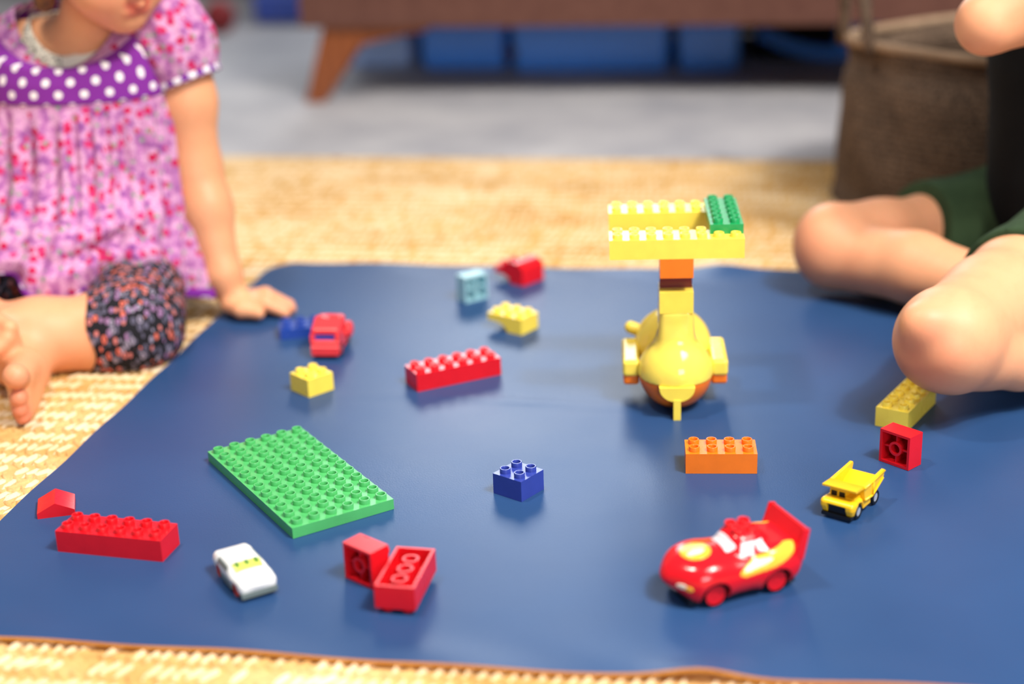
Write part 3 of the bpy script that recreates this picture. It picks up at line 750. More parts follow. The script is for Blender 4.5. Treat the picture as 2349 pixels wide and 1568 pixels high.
def blue_bag():
    c = at(1880, 150, 3.25)
    t = thing('carry_bag', 'dark bag with a curved blue strap at the right end under the sofa', 'bag', (c.x, 3.30, FZ), (0, 0, YAW))
    obj('bag_body', SDF().rbox((0, .1, .05), (.13, .1, .05), .03).mesh('bag_body', .005), cloth('black cloth', (14, 14, 16)), t)
    pts = [(-.12 + .24 * u, -.01, .105 - .085 * math.sin(PI * (.15 + .55 * u))) for u in np.linspace(0, 1, 20)]
    obj('strap', tube_me('strap', pts, .016, 10), BLUEB, t)
    obj('side_pocket', SDF().ell((.095, -.005, .055), (.055, .035, .045)).mesh('side_pocket', .004), BLUEB, t)
blue_bag()
def far_things():
    g = ground(668, 60, FZ); t = thing('storage_tub', 'low blue tub on the floor left of the sofa', 'tub', (g.x, g.y + .15, FZ), (0, 0, YAW))
    obj('body', SDF().rbox((0, 0, .035), (.085, .12, .035), .02).mesh('body', .004), plastic('violet blue plastic', (70, 96, 190), .3), t)
    obj('rim', SDF().rbox((0, 0, .068), (.09, .125, .006), .005).mesh('rim', .004), plastic('violet blue rim', (80, 106, 196), .3), t)
    g = ground(508, 75, FZ); t = thing('toy_ball', 'small dull red ball on the floor behind the purple sleeve', 'ball', (g.x, g.y, FZ))
    obj('ball', SDF().ell((0, 0, .04), (.04, .04, .04)).mesh('ball', .004), plastic('dull red rubber', (150, 28, 34), .6), t)
    obj('band', lathe_me('band', [(.0400, .034), (.0408, .037), (.0408, .043), (.0400, .046)], 32), plastic('dark band', (90, 20, 24), .6), t)
    t = thing('low_cabinet', 'dark brown low cabinet against the back wall left of the sofa', 'cabinet', RM @ Vector((-1.55, 4.45, FZ)), (0, 0, YAW))
    CW = cloth('dark stained wood', (58, 46, 38), (70, 56, 44), 20, .6)
    obj('body', box_me('body', -.75, .55, 0, .45, .04, .75, .006), CW, t); obj('plinth', box_me('plinth', -.72, .52, .03, .42, 0, .045, .002), CW, t)
    for a in (-.74, -.095): 
        d = obj('door', box_me('door', a, a + .635, -.018, .0, .06, .73, .004), CW, t); obj('handle', box_me('handle', a + (.56 if a < -.5 else .05), a + (.58 if a < -.5 else .07), -.035, -.018, .36, .46, .003), CHROME, d)
far_things()

def basket():
    cx, cy, R0, H = .676, 2.17, .192, .230
    t = thing('woven_basket', 'tall grey brown woven basket with rope handles behind the bare legs', 'basket', (cx, cy, -.006))
    k = NT('grey brown wool yarn'); v = k.coord()
    n1 = k.noise(v, 18, 4); n2 = k.noise(v, 220, 3)
    a = k.ramp(n1, [(.3, lin((102, 84, 70))), (.7, lin((134, 112, 94)))])
    k.set(Base_Color=k.mix(k.ramp(n2, [(.42, (0, 0, 0, 1)), (.62, (1, 1, 1, 1))]), a, lin((78, 66, 58))), Roughness=.95); k.b.inputs['Specular IOR Level'].default_value = .1
    k.bump(n2, .5, .002); YARN = k.m
    n, m = 420, 170
    th = np.linspace(0, 2 * PI, n, endpoint=False)
    def wall(name, grow, z0, z1, outer):
        zz = np.linspace(z0, z1, m); f = (zz - z0) / (z1 - z0)
        rr = R0 * (1.0 + .03 * np.sin(f * PI * 1.1) - .035 * np.exp(-((f - .88) / .08) ** 2) + .04 * np.maximum(0, .12 - f) / .12) + grow
        T, Z = np.meshgrid(th, zz, indexing='ij'); Rg = np.broadcast_to(rr, T.shape).copy()
        row = np.floor(Z / .0085); ph = (Z / .0085) % 1
        Rg += .0022 * np.sin(PI * ph) * (.55 + .45 * np.sin(T * 95 + row * 1.1 + ph * 2.6))
        Rg += .003 * np.sin(3 * T + 5 * Z) + .0035 * np.sin(7 * T + Z * 26)
        V = np.stack([Rg * np.cos(T), Rg * np.sin(T), Z + .008 * np.sin(2 * T + .4) * (Z / H)], -1).reshape(-1, 3)
        I = np.arange(n * m).reshape(n, m); J = np.roll(I, -1, 0)
        Q = np.stack([I[:, :-1], J[:, :-1], J[:, 1:], I[:, 1:]], -1).reshape(-1, 4)
        return npmesh(name, V, Q if outer else Q[:, ::-1])
    obj('basket_wall', wall('basket_wall', 0, 0, H, True), YARN, t)
    obj('lining', wall('lining', -.008, .004, H, False), YARN, t)
    obj('basket_floor', lathe_me('basket_floor', [(0, .006), (R0 * .99, .006), (R0 * .99, .0), (0, 0)], 48), YARN, t)
    rim = [((R0 * 1.005 - .004) * math.cos(a), (R0 * 1.005 - .004) * math.sin(a), H + .008 * math.sin(2 * a + .4)) for a in np.linspace(0, 2 * PI, 120, endpoint=False)]
    obj('rim', tube_me('rim', rim, .0072, 10, True), cloth('light brown rim yarn', (150, 124, 100), (176, 148, 122), 120), t)
    for a0 in (PI * 1.03, .03 * PI):
        pts = []
        for u in np.linspace(0, 1, 26):
            a = a0 + (u - .5) * .62
            pts.append(((R0 + .004) * math.cos(a), (R0 + .004) * math.sin(a), H - .006 + .15 * math.sin(PI * u)))
        obj('handle', tube_me('handle', pts, [.0085 + .0012 * math.sin(i * 2.2) for i in range(26)], 10), YARN, t)
basket()

# ------------------------------------------------------------------ people
def skin_mat():
    k = NT('skin'); a = k.n('ShaderNodeAttribute', attribute_name='tint').outputs[0]; v = k.coord()
    nz = k.noise(v, 38, 5, .6)
    k.set(Base_Color=k.mix(k.math('MULTIPLY', k.ramp(nz, [(.45, (0, 0, 0, 1)), (.75, (1, 1, 1, 1))]), .22), a, lin((214, 128, 92))), Roughness=.48)
    k.b.inputs['Specular IOR Level'].default_value = .35
    k.set(Subsurface_Weight=.18, Subsurface_Scale=.012); k.b.inputs['Subsurface Radius'].default_value = (1, .35, .2)
    k.bump(k.noise(v, 420, 3), .08, .0006); return k.m
SKIN = skin_mat()
def blob(V, c, r): return np.exp(-(np.linalg.norm(V - np.array(c), axis=1) / r) ** 2)[:, None]
def rotz_to(fwd, up=(0, 0, 1)):
    f = np.array(fwd, float); f /= np.linalg.norm(f); u = np.array(up, float); s = np.cross(f, u); s /= np.linalg.norm(s); u = np.cross(s, f)
    return np.stack([s, f, u], 1)      # columns: side(right), forward, up

def head_prims(S_, C, fwd, up, sc):
    """head of height about 0.2*sc centred at C; returns local->world"""
    M = rotz_to(fwd, up); C = np.array(C, float)
    L = lambda x, y, z: C + M @ (np.array([x, y, z]) * sc)
    e = lambda p, r, k=.02, sub=False: S_.ell(L(*p), np.array(r) * sc, M, k * sc, sub)
    e((0, -.012, .025), (.074, .088, .078)); e((0, .028, -.02), (.060, .056, .062), .03)
    e((0, .050, -.062), (.034, .030, .026), .03); e((0, .064, -.076), (.017, .015, .014), .02)
    for s in (-1, 1):
        e((s * .034, .052, -.036), (.027, .026, .026), .025); e((s * .076, -.012, -.004), (.007, .017, .025), .008)
        e((s * .031, .082, .010), (.014, .012, .010), .006, True); e((s * .030, .072, .009), (.0125, .0125, .011), .004)
        e((s * .009, .088, -.0215), (.006, .007, .005), .006)
    S_.cone(L(0, .080, .012), L(0, .092, -.018), .0055 * sc, .0085 * sc, .012 * sc)
    for s in (-1, 1): S_.cone(L(0, .089, -.0425), L(s * .017, .079, -.0455), .0052 * sc, .0028 * sc, .005 * sc)
    S_.cone(L(-.012, .083, -.0535), L(.012, .083, -.0535), .0058 * sc, .0058 * sc, .006 * sc)
    return L, M

def girl():
    t = thing('person', 'child in purple dotted and floral dress sitting on the rug leaning on one hand', 'person', (-.49, 1.80, -.004))
    b = SDF()
    V3 = lambda p: np.array(p, float)
    hip = V3((-.500, 1.82, .075)); chest = V3((-.497, 1.815, .215)); nb = V3((-.487, 1.795, .312))
    b.cone(hip, chest, .092, .078, .03).cone(chest, nb, .078, .040, .03)
    b.ell(chest + (0, 0, .035), (.092, .062, .06), k=.03)
    # head, turned to the picture's right and down
    HC = V3(at(222, -150, 1.735)); HF = (.66, -.63, -.40)
    b.cone(nb - (0, 0, .02), HC + V3((-.012, .022, -.045)), .032, .031, .02)
    L, M = head_prims(b, HC, HF, (.10, -.25, 1), .93)
    # arm that props on the mat
    sh, el, wr = V3(at(408, 78, 1.805)), V3(at(446, 385, 1.80)), V3(at(512, 628, 1.757))
    b.cone(chest + (.04, 0, .080), sh, .040, .032, .02)
    b.chain([sh, sh * .5 + el * .5, el], [.032, .0335, .0300], .015)
    b.chain([el, el * .62 + wr * .38, wr], [.0305, .0305, .0205], .015)
    pm = V3(at(536, 684, 1.752)); pm[2] = max(pm[2], .016)
    b.cone(wr, pm, .0205, .0155, .012).cone(pm + (-.008, .014, -.001), pm + (.014, -.008, -.003), .0145, .0125, .012)
    base = pm + V3((.010, 0, -.004))
    for i, (dx, dy, l) in enumerate(((.053, -.020, 1), (.058, -.004, 1), (.054, .012, 1), (.043, .027, 1))):
        a = base + V3((.006, (-.013 + i * .010), .0)); tip = base + V3((dx, dy, -.0045)); mid = a * .5 + tip * .5 + (0, 0, .0035)
        tip[2] = .0065; b.chain([a, mid, tip], [.0090, .0078, .0062], .004)
    b.chain([pm + (-.004, -.010, -.004), pm + (.012, -.026, -.006), pm + (.034, -.033, -.0085)], [.0100, .0088, .0070], .005)
    # other arm, hand on the shin
    sh2, el2 = V3((-.612, 1.80, .315)), V3((-.668, 1.735, .175)); wr2 = V3(at(-52, 705, 1.60)); h2 = V3(at(-14, 752, 1.575))
    b.cone(chest + (-.04, 0, .085), sh2, .045, .036, .03).chain([sh2, el2, wr2], [.034, .029, .0205], .015).cone(wr2, h2, .020, .0165, .012)
    for i, (ax, ay, bx, by, cx, cy, Y) in enumerate(((-2, 738, 22, 752, 34, 778, 1.535), (-4, 756, 16, 775, 24, 800, 1.530), (-10, 770, 4, 790, 10, 812, 1.526), (-22, 776, -10, 800, -6, 816, 1.522))):
        b.chain([V3(at(ax, ay, Y + .012)), V3(at(bx, by, Y)), V3(at(cx, cy, Y + .004))], [.0092, .0080, .0066], .003)
    b.chain([h2, V3(at(10, 728, 1.575)), V3(at(30, 738, 1.580))], [.011, .009, .007], .004)
    # legs: near knee points to the picture's right, shins crossed in front
    k1 = V3(at(308, 748, 1.635)); hipl = V3((-.450, 1.80, .062)); an1 = V3((-.600, 1.585, .032))
    b.cone(hipl, k1, .058, .054, .03)
    calf = k1 * .45 + an1 * .55 + V3((0, -.004, .004))
    b.chain([k1 + V3((-.006, -.006, -.004)), calf, an1], [.046, .0385, .026], .02)
    b.ell(an1 + (-.03, -.01, -.008), (.045, .025, .02), k=.02)
    hipr = V3((-.560, 1.80, .075)); k2 = V3((-.715, 1.665, .075)); an2 = V3(at(48, 835, 1.560))
    b.cone(hipr, k2, .064, .052, .03); b.chain([k2, k2 * .45 + an2 * .55, an2], [.046, .038, .0270], .02)
    # foot lying on its outer side, toes to the camera, big toe uppermost
    heel = V3(at(70, 866, 1.550)); 
    tb = [V3(at(44, 868, 1.476)), V3(at(47, 908, 1.470)), V3(at(50, 933, 1.467)), V3(at(54, 952, 1.465)), V3(at(60, 966, 1.468))]
    b.cone(an2, heel, .0235, .0200, .010); heel[2] = max(heel[2], .024)
    for p, r in zip(tb, (.0150, .0110, .0100, .0090, .0080)): b.cone(heel * .75 + p * .25, p, .0185, r, .008)
    tt = [(V3(at(36, 862, 1.440)), .0130), (V3(at(42, 913, 1.441)), .0088), (V3(at(45, 939, 1.442)), .0080), (V3(at(51, 957, 1.445)), .0072), (V3(at(60, 967, 1.450)), .0066)]
    for p, (q, r) in zip(tb, tt): q[2] = max(q[2], r - .003); b.cone(p, q, r * .88, r, .0018)
    b.cut(lambda x, y, z: -.0035 - z)
    me = b.mesh('body', .0024)
    V = verts_np(me); col = np.tile(np.array(lin((234, 166, 122))[:3]), (len(V), 1)); redc = np.array(lin((216, 118, 98))[:3])
    def mixc(w, c):
        nonlocal col; col = col * (1 - w) + np.array(c) * w
    for p, _ in tt: mixc(.45 * blob(V, p, .016), redc)
    mixc(.30 * blob(V, V3(at(660, 705, 1.745)), .02), redc); mixc(.3 * blob(V, h2, .03), redc); mixc(.25 * blob(V, heel, .03), redc)
    lipc = lin((196, 72, 66))[:3]
    for x in (-.014, -.007, 0, .007, .014): mixc(.6 * np.clip(1.4 * blob(V, L(x, .088, -.0435), .0055), 0, 1), lipc); 
    for x in (-.009, 0, .009): mixc(.6 * np.clip(1.4 * blob(V, L(x, .087, -.0535), .006), 0, 1), lipc)
    for s in (-1, 1):
        mixc(.35 * blob(V, L(s * .038, .072, -.028), .022), redc)
        mixc(np.clip(2 * blob(V, L(s * .030, .084, .009), .0075), 0, 1), (.9, .88, .86)); mixc(np.clip(2.5 * blob(V, L(s * .030, .0855, .009), .0040), 0, 1), (.03, .02, .015))
        for x in (.018, .026, .034, .042): mixc(.8 * blob(V, L(s * x, .085 - (x - .018) * .25, .030), .0045), lin((90, 58, 40))[:3])
    paint(me, col)
    par_off = Vector(t.location)
    def part(name, mesh_, mats, parent=t): 
        o = obj(name, mesh_, mats, parent)
        if parent is t: o.location = -par_off
        return o
    part('body', me, SKIN)
    # hair
    h = SDF(); c = np.array
    h.ell(L(0, -.018, .030), c((.083, .092, .083)) * .93, M, .01); h.ell(L(0, -.052, -.035), c((.070, .045, .070)) * .93, M, .03)
    for s in (-1, 1): h.cone(L(s * .070, -.004, .02), L(s * .066, -.006, -.075), .018 * .93, .012, .015)
    h.ell(L(0, .062, -.022), c((.058, .060, .064)), M, .010, True)
    hk = NT('brown hair'); v = hk.coord(); wv = hk.noise(hk.mapping(v, (1, 1, .12)), 260, 3)
    hk.set(Base_Color=hk.ramp(wv, [(.3, lin((70, 42, 24))), (.7, lin((140, 92, 52)))]), Roughness=.5); hk.bump(wv, .6, .002)
    part('hair', h.mesh('hair', .003), hk.m)
    # leggings over the thigh, knee and upper calf
    lg = SDF().cone(hipl, k1, .060, .0562, .03).chain([k1 + V3((-.006, -.006, -.004)), calf], [.0485, .0410], .02).cone(hipr, k2, .066, .054, .03).ell(hip + (0, 0, -.01), (.100, .095, .080), k=.02)
    ax = calf - k1; ax = ax / np.linalg.norm(ax); cp = V3(at(205, 775, 1.60))
    lg.cut(lambda x, y, z: np.where((y < 1.655) & (x > -.60), (x - cp[0]) * ax[0] + (y - cp[1]) * ax[1] + (z - cp[2]) * ax[2] + .004 * np.sin(z * 90), -.01)).cut(lambda x, y, z: -.004 - z)
    k = NT('black leggings with pink rings'); v = k.coord()
    vm = k.mapping(v, (1.35, 1.35, .72), (0, .25, 0)); vo = k.voronoi(vm, 128, .6); d = vo.outputs['Distance']
    ringm = k.math('MULTIPLY', k.math('GREATER_THAN', d, .17), k.math('LESS_THAN', d, .47))
    pat = k.ramp(k.n('ShaderNodeSeparateColor', ins={0: vo.outputs['Color']}).outputs[0], [(0, lin((96, 92, 112))), (.38, lin((150, 140, 160))), (.55, lin((206, 120, 116))), (.72, lin((222, 110, 92))), (.86, lin((150, 110, 150)))], 'CONSTANT')
    k.set(Base_Color=k.mix(ringm, lin((30, 29, 34)), pat), Roughness=.85); k.b.inputs['Specular IOR Level'].default_value = .2
    k.bump(k.noise(v, 300, 3), .3, .001)
    part('leggings', lg.mesh('leggings', .0025), k.m)
    # dress
    def dots(name, base, dot, step=.0270, rad=.165):
        k = NT(name); uv = k.n('ShaderNodeUVMap').outputs[0]
        def grid(off):
            p = k.vmath('ADD', k.vmath('SCALE', uv), (off, off, 0)); 
            return p
        sc = k.n('ShaderNodeVectorMath', operation='SCALE'); k.put(sc.inputs[0], uv); sc.inputs['Scale'].default_value = 1 / step
        m = None
        for off in (0, .5):
            f = k.vmath('FRACTION', k.vmath('ADD', sc.outputs[0], (off, off, 0)))
            dd = k.vmath('LENGTH', k.vmath('MULTIPLY', k.vmath('SUBTRACT', f, (.5, .5, 0)), (1, 1, 0)))
            g = k.math('LESS_THAN', dd, rad); m = g if m is None else k.math('MAXIMUM', m, g)
        k.set(Base_Color=k.mix(m, lin(base), lin(dot)), Roughness=.85); k.b.inputs['Specular IOR Level'].default_value = .2
        k.bump(k.noise(k.coord(), 600, 2), .2, .0006); return k.m
    def floral(name):
        k = NT(name); v = k.coord()
        base = k.ramp(k.noise(v, 75, 5, .65), [(.34, lin((126, 66, 136))), (.46, lin((180, 112, 168))), (.58, lin((216, 164, 198))), (.70, lin((168, 88, 150)))])
        v1 = k.voronoi(v, 95); r1 = k.n('ShaderNodeSeparateColor', ins={0: v1.outputs['Color']})
        m1 = k.math('MULTIPLY', k.math('LESS_THAN', v1.outputs['Distance'], .46), k.math('GREATER_THAN', r1.outputs[0], .58))
        pk = k.mix(r1.outputs[1], lin((186, 26, 74)), lin((200, 60, 118)))
        a = k.mix(m1, base, pk)
        v2 = k.voronoi(k.mapping(v, (1, 1, 1), (0, 0, 0), (.37, .11, .2)), 120); r2 = k.n('ShaderNodeSeparateColor', ins={0: v2.outputs['Color']})
        m2 = k.math('MULTIPLY', k.math('LESS_THAN', v2.outputs['Distance'], .34), k.math('GREATER_THAN', r2.outputs[0], .74))
        a = k.mix(m2, a, lin((128, 150, 128)))
        k.set(Base_Color=a, Roughness=.88); k.b.inputs['Specular IOR Level'].default_value = .2
        k.bump(k.noise(v, 500, 2), .25, .0008); return k.m
    DOT = dots('purple fabric with white dots', (128, 46, 148), (246, 238, 236)); FLO = floral('pink floral fabric')
    BAND = dots('purple hem band with dots', (122, 50, 150), (240, 232, 238), .019, .27); HEM = dots('purple hem piping', (126, 44, 150), (214, 190, 216), .022, .10)
    NA = 240; TH = np.linspace(0, 2 * PI, NA + 1)
    # rings: (z, cx, cy, a, b); theta = -90deg faces the camera
    prof = np.array([(.352, -.489, 1.798, .060, .056), (.338, -.489, 1.798, .088, .066), (.322, -.490, 1.802, .108, .076), (.290, -.492, 1.808, .116, .086), (.258, -.493, 1.812, .119, .091),
                     (.225, -.495, 1.812, .123, .098), (.180, -.496, 1.808, .126, .105), (.140, -.497, 1.800, .132, .118), (.114, -.503, 1.784, .138, .126), (.094, -.507, 1.774, .146, .130), (.076, -.510, 1.768, .150, .124), (.062, -.512, 1.766, .152, .120)])
    ss = np.linspace(0, 1, len(prof))
    def ring_pts(u, wob=1.0, grow=0.0):
        z, cx, cy, a, bb = [np.interp(u, ss, prof[:, i]) for i in range(5)]
        fr = np.clip(-np.sin(TH), 0, 1)
        lowr = np.clip((u - .38) / .62, 0, 1)
        pleat = wob * (.0060 * np.clip((u - .36) / .1, 0, 1) * np.sin(TH * 34 + 2.2 * np.sin(TH * 5)) * (1 - .5 * lowr) + .010 * lowr ** 1.5 * np.sin(TH * 9 + 1.3 + 2 * u) + .006 * lowr * np.sin(TH * 17 + 5 * u))
        pleat = pleat + wob * fr * (.013 * np.exp(-((u - .66 - .02 * np.sin(TH * 3)) / .045) ** 2) - .012 * np.exp(-((u - .76 - .02 * np.sin(TH * 3 + 1)) / .04) ** 2)) * (.6 + .4 * np.sin(TH * 5 + 1))
        x = cx + (a + pleat + grow) * np.cos(TH); y = cy + (bb + pleat + grow) * np.sin(TH); zz = np.full_like(TH, z)
        # scooped neckline in front
        nk = np.clip(1 - u / .30, 0, 1); zz = zz - .050 * nk * fr ** 1.5 + .012 * nk * (1 - fr)
        # yoke seam dips in the middle
        # hem pulled back above the knee, and sagging between the legs
        kn = np.exp(-((x - k1[0] - .01) / .070) ** 2) * fr * lowr ** 2
        y = y + .012 * kn; zz = zz + .028 * kn
        zz = zz + .012 * lowr * np.sin(TH * 6 + .8) * fr + .020 * lowr ** 3 * np.exp(-((x + .60) / .06) ** 2) * fr
        zz = zz - .050 * lowr ** 2 * np.clip(np.cos(TH) - .25, 0, 1)
        return np.stack([x, y, np.maximum(zz, .002)], 1)
    def loft(name, us, mats, parent, grow=0, vs=None):
        P = [ring_pts(u, 1, grow) for u in us]; n = NA + 1
        V = np.concatenate(P); I = np.arange(len(us) * n).reshape(len(us), n)
        Q = np.stack([I[:-1, :-1], I[1:, :-1], I[1:, 1:], I[:-1, 1:]], -1).reshape(-1, 4)
        me = npmesh(name, V, Q)
        uvl = me.uv_layers.new(name='UVMap'); li = np.empty(len(me.loops), np.int32); me.loops.foreach_get('vertex_index', li)
        U = np.tile(TH * .112, len(us)); Pf = np.array([q[int(NA * .75)] for q in P]); Vv = np.repeat(np.r_[0, np.cumsum(np.linalg.norm(np.diff(Pf, axis=0), axis=1))], n)
        if vs is not None: Vv = np.repeat(vs, n)
        uvl.data.foreach_set('uv', np.stack([U[li], Vv[li]], 1).astype(np.float32).ravel())
        o = part(name, me, mats, parent)
        sm = o.modifiers.new('solid', 'SOLIDIFY'); sm.thickness = .0016; sm.offset = -1
        return o
    yk = .345
    dress = loft('dress', np.linspace(yk, 1, 70), FLO, t)
    loft('yoke', np.linspace(.03, yk + .003, 34), DOT, dress, .0008)
    loft('neck_trim', np.linspace(.0, .075, 6), FLO, dress, .0026)
    loft('hem_band', np.linspace(.955, 1.0, 5), HEM, dress, .0030, np.linspace(.0, .012, 5))
    # sleeves
    def sleeve(A, B, r, parent):
        A, B = V3(A), V3(B); ax = B - A; ln = np.linalg.norm(ax); ax /= ln
        s1 = np.cross(ax, (0, 1, 0)); s1 /= np.linalg.norm(s1); s2 = np.cross(ax, s1)
        n = 90; ph = np.linspace(0, 2 * PI, n + 1)
        def build(name, us, rad, mats, par, band=False):
            V = []
            for u, rr in zip(us, rad):
                w = rr * (1 + .035 * np.sin(ph * 13 + u * 4) * np.sin(PI * min(max(u, 0), 1)))
                V.append(A + ax * (u * ln) + np.outer(w * np.cos(ph), s1) + np.outer(w * np.sin(ph), s2))
            m_ = len(us); I = np.arange(m_ * (n + 1)).reshape(m_, n + 1)
            Q = np.stack([I[:-1, :-1], I[1:, :-1], I[1:, 1:], I[:-1, 1:]], -1).reshape(-1, 4)
            me = npmesh(name, np.concatenate(V), Q); uvl = me.uv_layers.new(name='UVMap'); li = np.empty(len(me.loops), np.int32); me.loops.foreach_get('vertex_index', li)
            U = np.tile(ph * .042, m_); W_ = np.repeat(np.array(us) * ln if not band else np.linspace(.003, .015, m_), n + 1)
            uvl.data.foreach_set('uv', np.stack([U[li], W_[li]], 1).astype(np.float32).ravel())
            o = part(name, me, mats, par); sm = o.modifiers.new('solid', 'SOLIDIFY'); sm.thickness = .0016; sm.offset = -1
            return o
        us = np.linspace(-.12, 1, 22)
        rad = r * np.interp(us, [-.12, .0, .2, .55, .8, 1], [.02, .80, 1.02, 1.12, 1.02, .86])
        o = build('sleeve', us, rad, FLO, parent)
        build('sleeve_band', np.linspace(.93, 1.06, 4), np.full(4, r * .885), BAND, parent, True)
    sleeve(V3(at(352, 6, 1.812)), V3(at(427, 178, 1.800)), .0455, dress)
    sleeve((-.575, 1.81, .338), (-.640, 1.785, .268), .0455, dress)
    # white undershirt showing in the neckline
    k = NT('white jersey with black print'); v = k.coord()
    ink = k.math('MULTIPLY', k.math('GREATER_THAN', k.noise(k.mapping(v, (1, 1, 1.4)), 190, 2, .5, 1.5), .56), k.math('LESS_THAN', k.n('ShaderNodeSeparateXYZ', ins={0: v}).outputs[0], -.492))
    k.set(Base_Color=k.mix(ink, lin((240, 232, 214)), lin((16, 20, 20))), Roughness=.85)
    P = []
    for u in np.linspace(0, 1, 10):
        z = .352 - .055 * u; a = np.interp(u, [0, 1], [.047, .090]); bb = np.interp(u, [0, 1], [.047, .064])
        fr = np.clip(-np.sin(TH), 0, 1)
        P.append(np.stack([-.488 + a * np.cos(TH), 1.795 + bb * np.sin(TH), z - .038 * fr ** 1.5], 1))
    I = np.arange(10 * (NA + 1)).reshape(10, NA + 1); Q = np.stack([I[:-1, :-1], I[1:, :-1], I[1:, 1:], I[:-1, 1:]], -1).reshape(-1, 4)
    us_ = part('undershirt', npmesh('undershirt', np.concatenate(P), Q), k.m); sm = us_.modifiers.new('solid', 'SOLIDIFY'); sm.thickness = .0015
    return t
girl()

def boy():
    t = thing('person', 'child in dark green shorts and black shirt sitting cross legged by the basket', 'person', (.70, 1.74, -.004))
    V3 = lambda p: np.array(p, float)
    b = SDF()
    hip = V3((.695, 1.765, .095)); chest = V3((.672, 1.775, .285)); nb = V3((.655, 1.755, .415))
    b.cone(hip, chest, .100, .092, .03).cone(chest, nb, .088, .045, .03).ell(chest + (0, 0, .06), (.075, .105, .06), k=.03)
    HC = V3((.620, 1.715, .545))
    b.cone(nb, HC + V3((.018, .012, -.06)), .036, .035, .02)
    L, M = head_prims(b, HC, (-.75, -.45, -.45), (-.2, -.1, 1), 1.0)
    # near leg
    k1 = V3(ground(2172, 785, .080)); h1 = V3((.665, 1.640, .100)); a1 = V3((.665, 1.450, .045)); cm = V3(at(2335, 826, 1.395))
    th1 = V3(at(2349, 662, 1.505))
    b.chain([k1 + (0.004, 0, .006), k1 * .42 + th1 * .58, th1, h1], [.0475, .0530, .0560, .070], .02)
    b.ell(k1 + (-.006, -.012, .004), (.043, .040, .043), k=.025)
    b.chain([k1 + (.008, -.004, -.008), k1 * .5 + cm * .5 + V3((0, 0, -.002)), cm, a1], [.0400, .0350, .0290, .027], .006)
    b.ell(V3(at(2118, 742, k1[1] - .030)), (.020, .018, .018), k=.02).ell(V3(at(2176, 812, k1[1] - .036)), (.015, .014, .014), k=.018)
    f1 = a1 + V3((.06, .01, -.01)); b.cone(a1, f1, .029, .024, .015).cone(f1, f1 + V3((.06, -.03, -.008)), .024, .018, .015)
    # far leg
    k2 = V3(at(1908, 566, 1.755)); th2 = V3(at(2130, 530, 1.815)); h2 = V3((.690, 1.840, .075)); a2 = V3((.590, 1.560, .034))
    b.chain([k2 + (.006, .006, .008), k2 * .5 + th2 * .5 + V3((0, 0, .004)), th2, h2], [.0420, .0420, .0430, .058], .015)
    b.ell(k2 + (-.004, -.004, 0), (.041, .042, .045), k=.02)
    b.chain([k2 + (.006, -.006, -.008), k2 * .62 + a2 * .38 + V3((0, 0, .004)), a2], [.0400, .0400, .029], .012)
    f2 = a2 + V3((.05, -.05, -.008)); b.cone(a2, f2, .027, .022, .015).cone(f2, f2 + V3((.05, -.035, -.006)), .022, .017, .015)
    for (fo, d) in ((f1 + V3((.06, -.03, -.008)), V3((.9, -.42, 0))), (f2 + V3((.05, -.035, -.006)), V3((.8, -.6, 0)))):
        sd = np.cross(d, (0, 0, 1)); sd /= np.linalg.norm(sd)
        for i in range(5): b.cone(fo + sd * (i - 2) * .009 - (0, 0, .002), fo + sd * (i - 2) * .0095 + d * (.026 - .002 * i), .0085, .0075 - .0004 * i, .004)
    # far arm resting in the lap, near arm bent with the elbow forward and the hand at the chin
    s2, e2, w2 = V3((.690, 1.885, .375)), V3((.755, 1.905, .225)), V3((.800, 1.81, .125))
    b.cone(chest + (0, .05, .085), s2, .045, .037, .03).chain([s2, e2, w2], [.036, .031, .022], .015).cone(w2, w2 + V3((-.045, -.03, -.012)), .021, .014, .012)
    for i in range(4): b.chain([w2 + V3((-.045, -.03 + (i - 1.5) * .011, -.012)), w2 + V3((-.075, -.04 + (i - 1.5) * .013, -.018)), w2 + V3((-.095, -.045 + (i - 1.5) * .013, -.032))], [.009, .008, .0065], .003)
    b.chain([w2 + V3((-.03, -.045, -.008)), w2 + V3((-.05, -.075, -.012)), w2 + V3((-.065, -.085, -.02))], [.010, .0085, .007], .004)
    s1 = V3((.672, 1.655, .372)); e1 = V3(at(2262, 58, 1.585)); w1 = V3((.610, 1.590, .455))
    b.cone(chest + (-.01, -.05, .085), s1, .045, .037, .03).chain([s1, s1 * .4 + e1 * .6, e1], [.0385, .034, .0300], .015)
    b.chain([e1 + V3((.002, -.004, .006)), e1 * .5 + w1 * .5, w1], [.0300, .0285, .0215], .012)
    pc = w1 + V3((.018, .018, .030)); b.cone(w1, pc, .020, .019, .012)
    for i in range(4): b.chain([pc + V3(((i - 1.5) * .010, .0, .010)), pc + V3(((i - 1.5) * .010, .022, .026)), pc + V3(((i - 1.5) * .010, .034, .010))], [.009, .008, .007], .003)
    b.chain([pc + V3((-.016, .004, -.004)), pc + V3((-.026, .022, .008)), pc + V3((-.018, .034, .020))], [.010, .0085, .007], .004)
    b.cut(lambda x, y, z: .0005 - z)
    me = b.mesh('body', .0026); V = verts_np(me)
    col = np.tile(np.array(lin((236, 168, 126))[:3]), (len(V), 1)); redc = np.array(lin((206, 104, 78))[:3])
    def mixc(w, c):
        nonlocal col; col = col * (1 - w) + np.array(c) * w
    mixc(.42 * blob(V, k1 + (-.030, -.030, -.004), .028), redc); mixc(.5 * blob(V, V3(at(2178, 818, k1[1] - .045)), .014), redc); mixc(.35 * blob(V, V3(at(2135, 748, k1[1] - .045)), .018), redc)
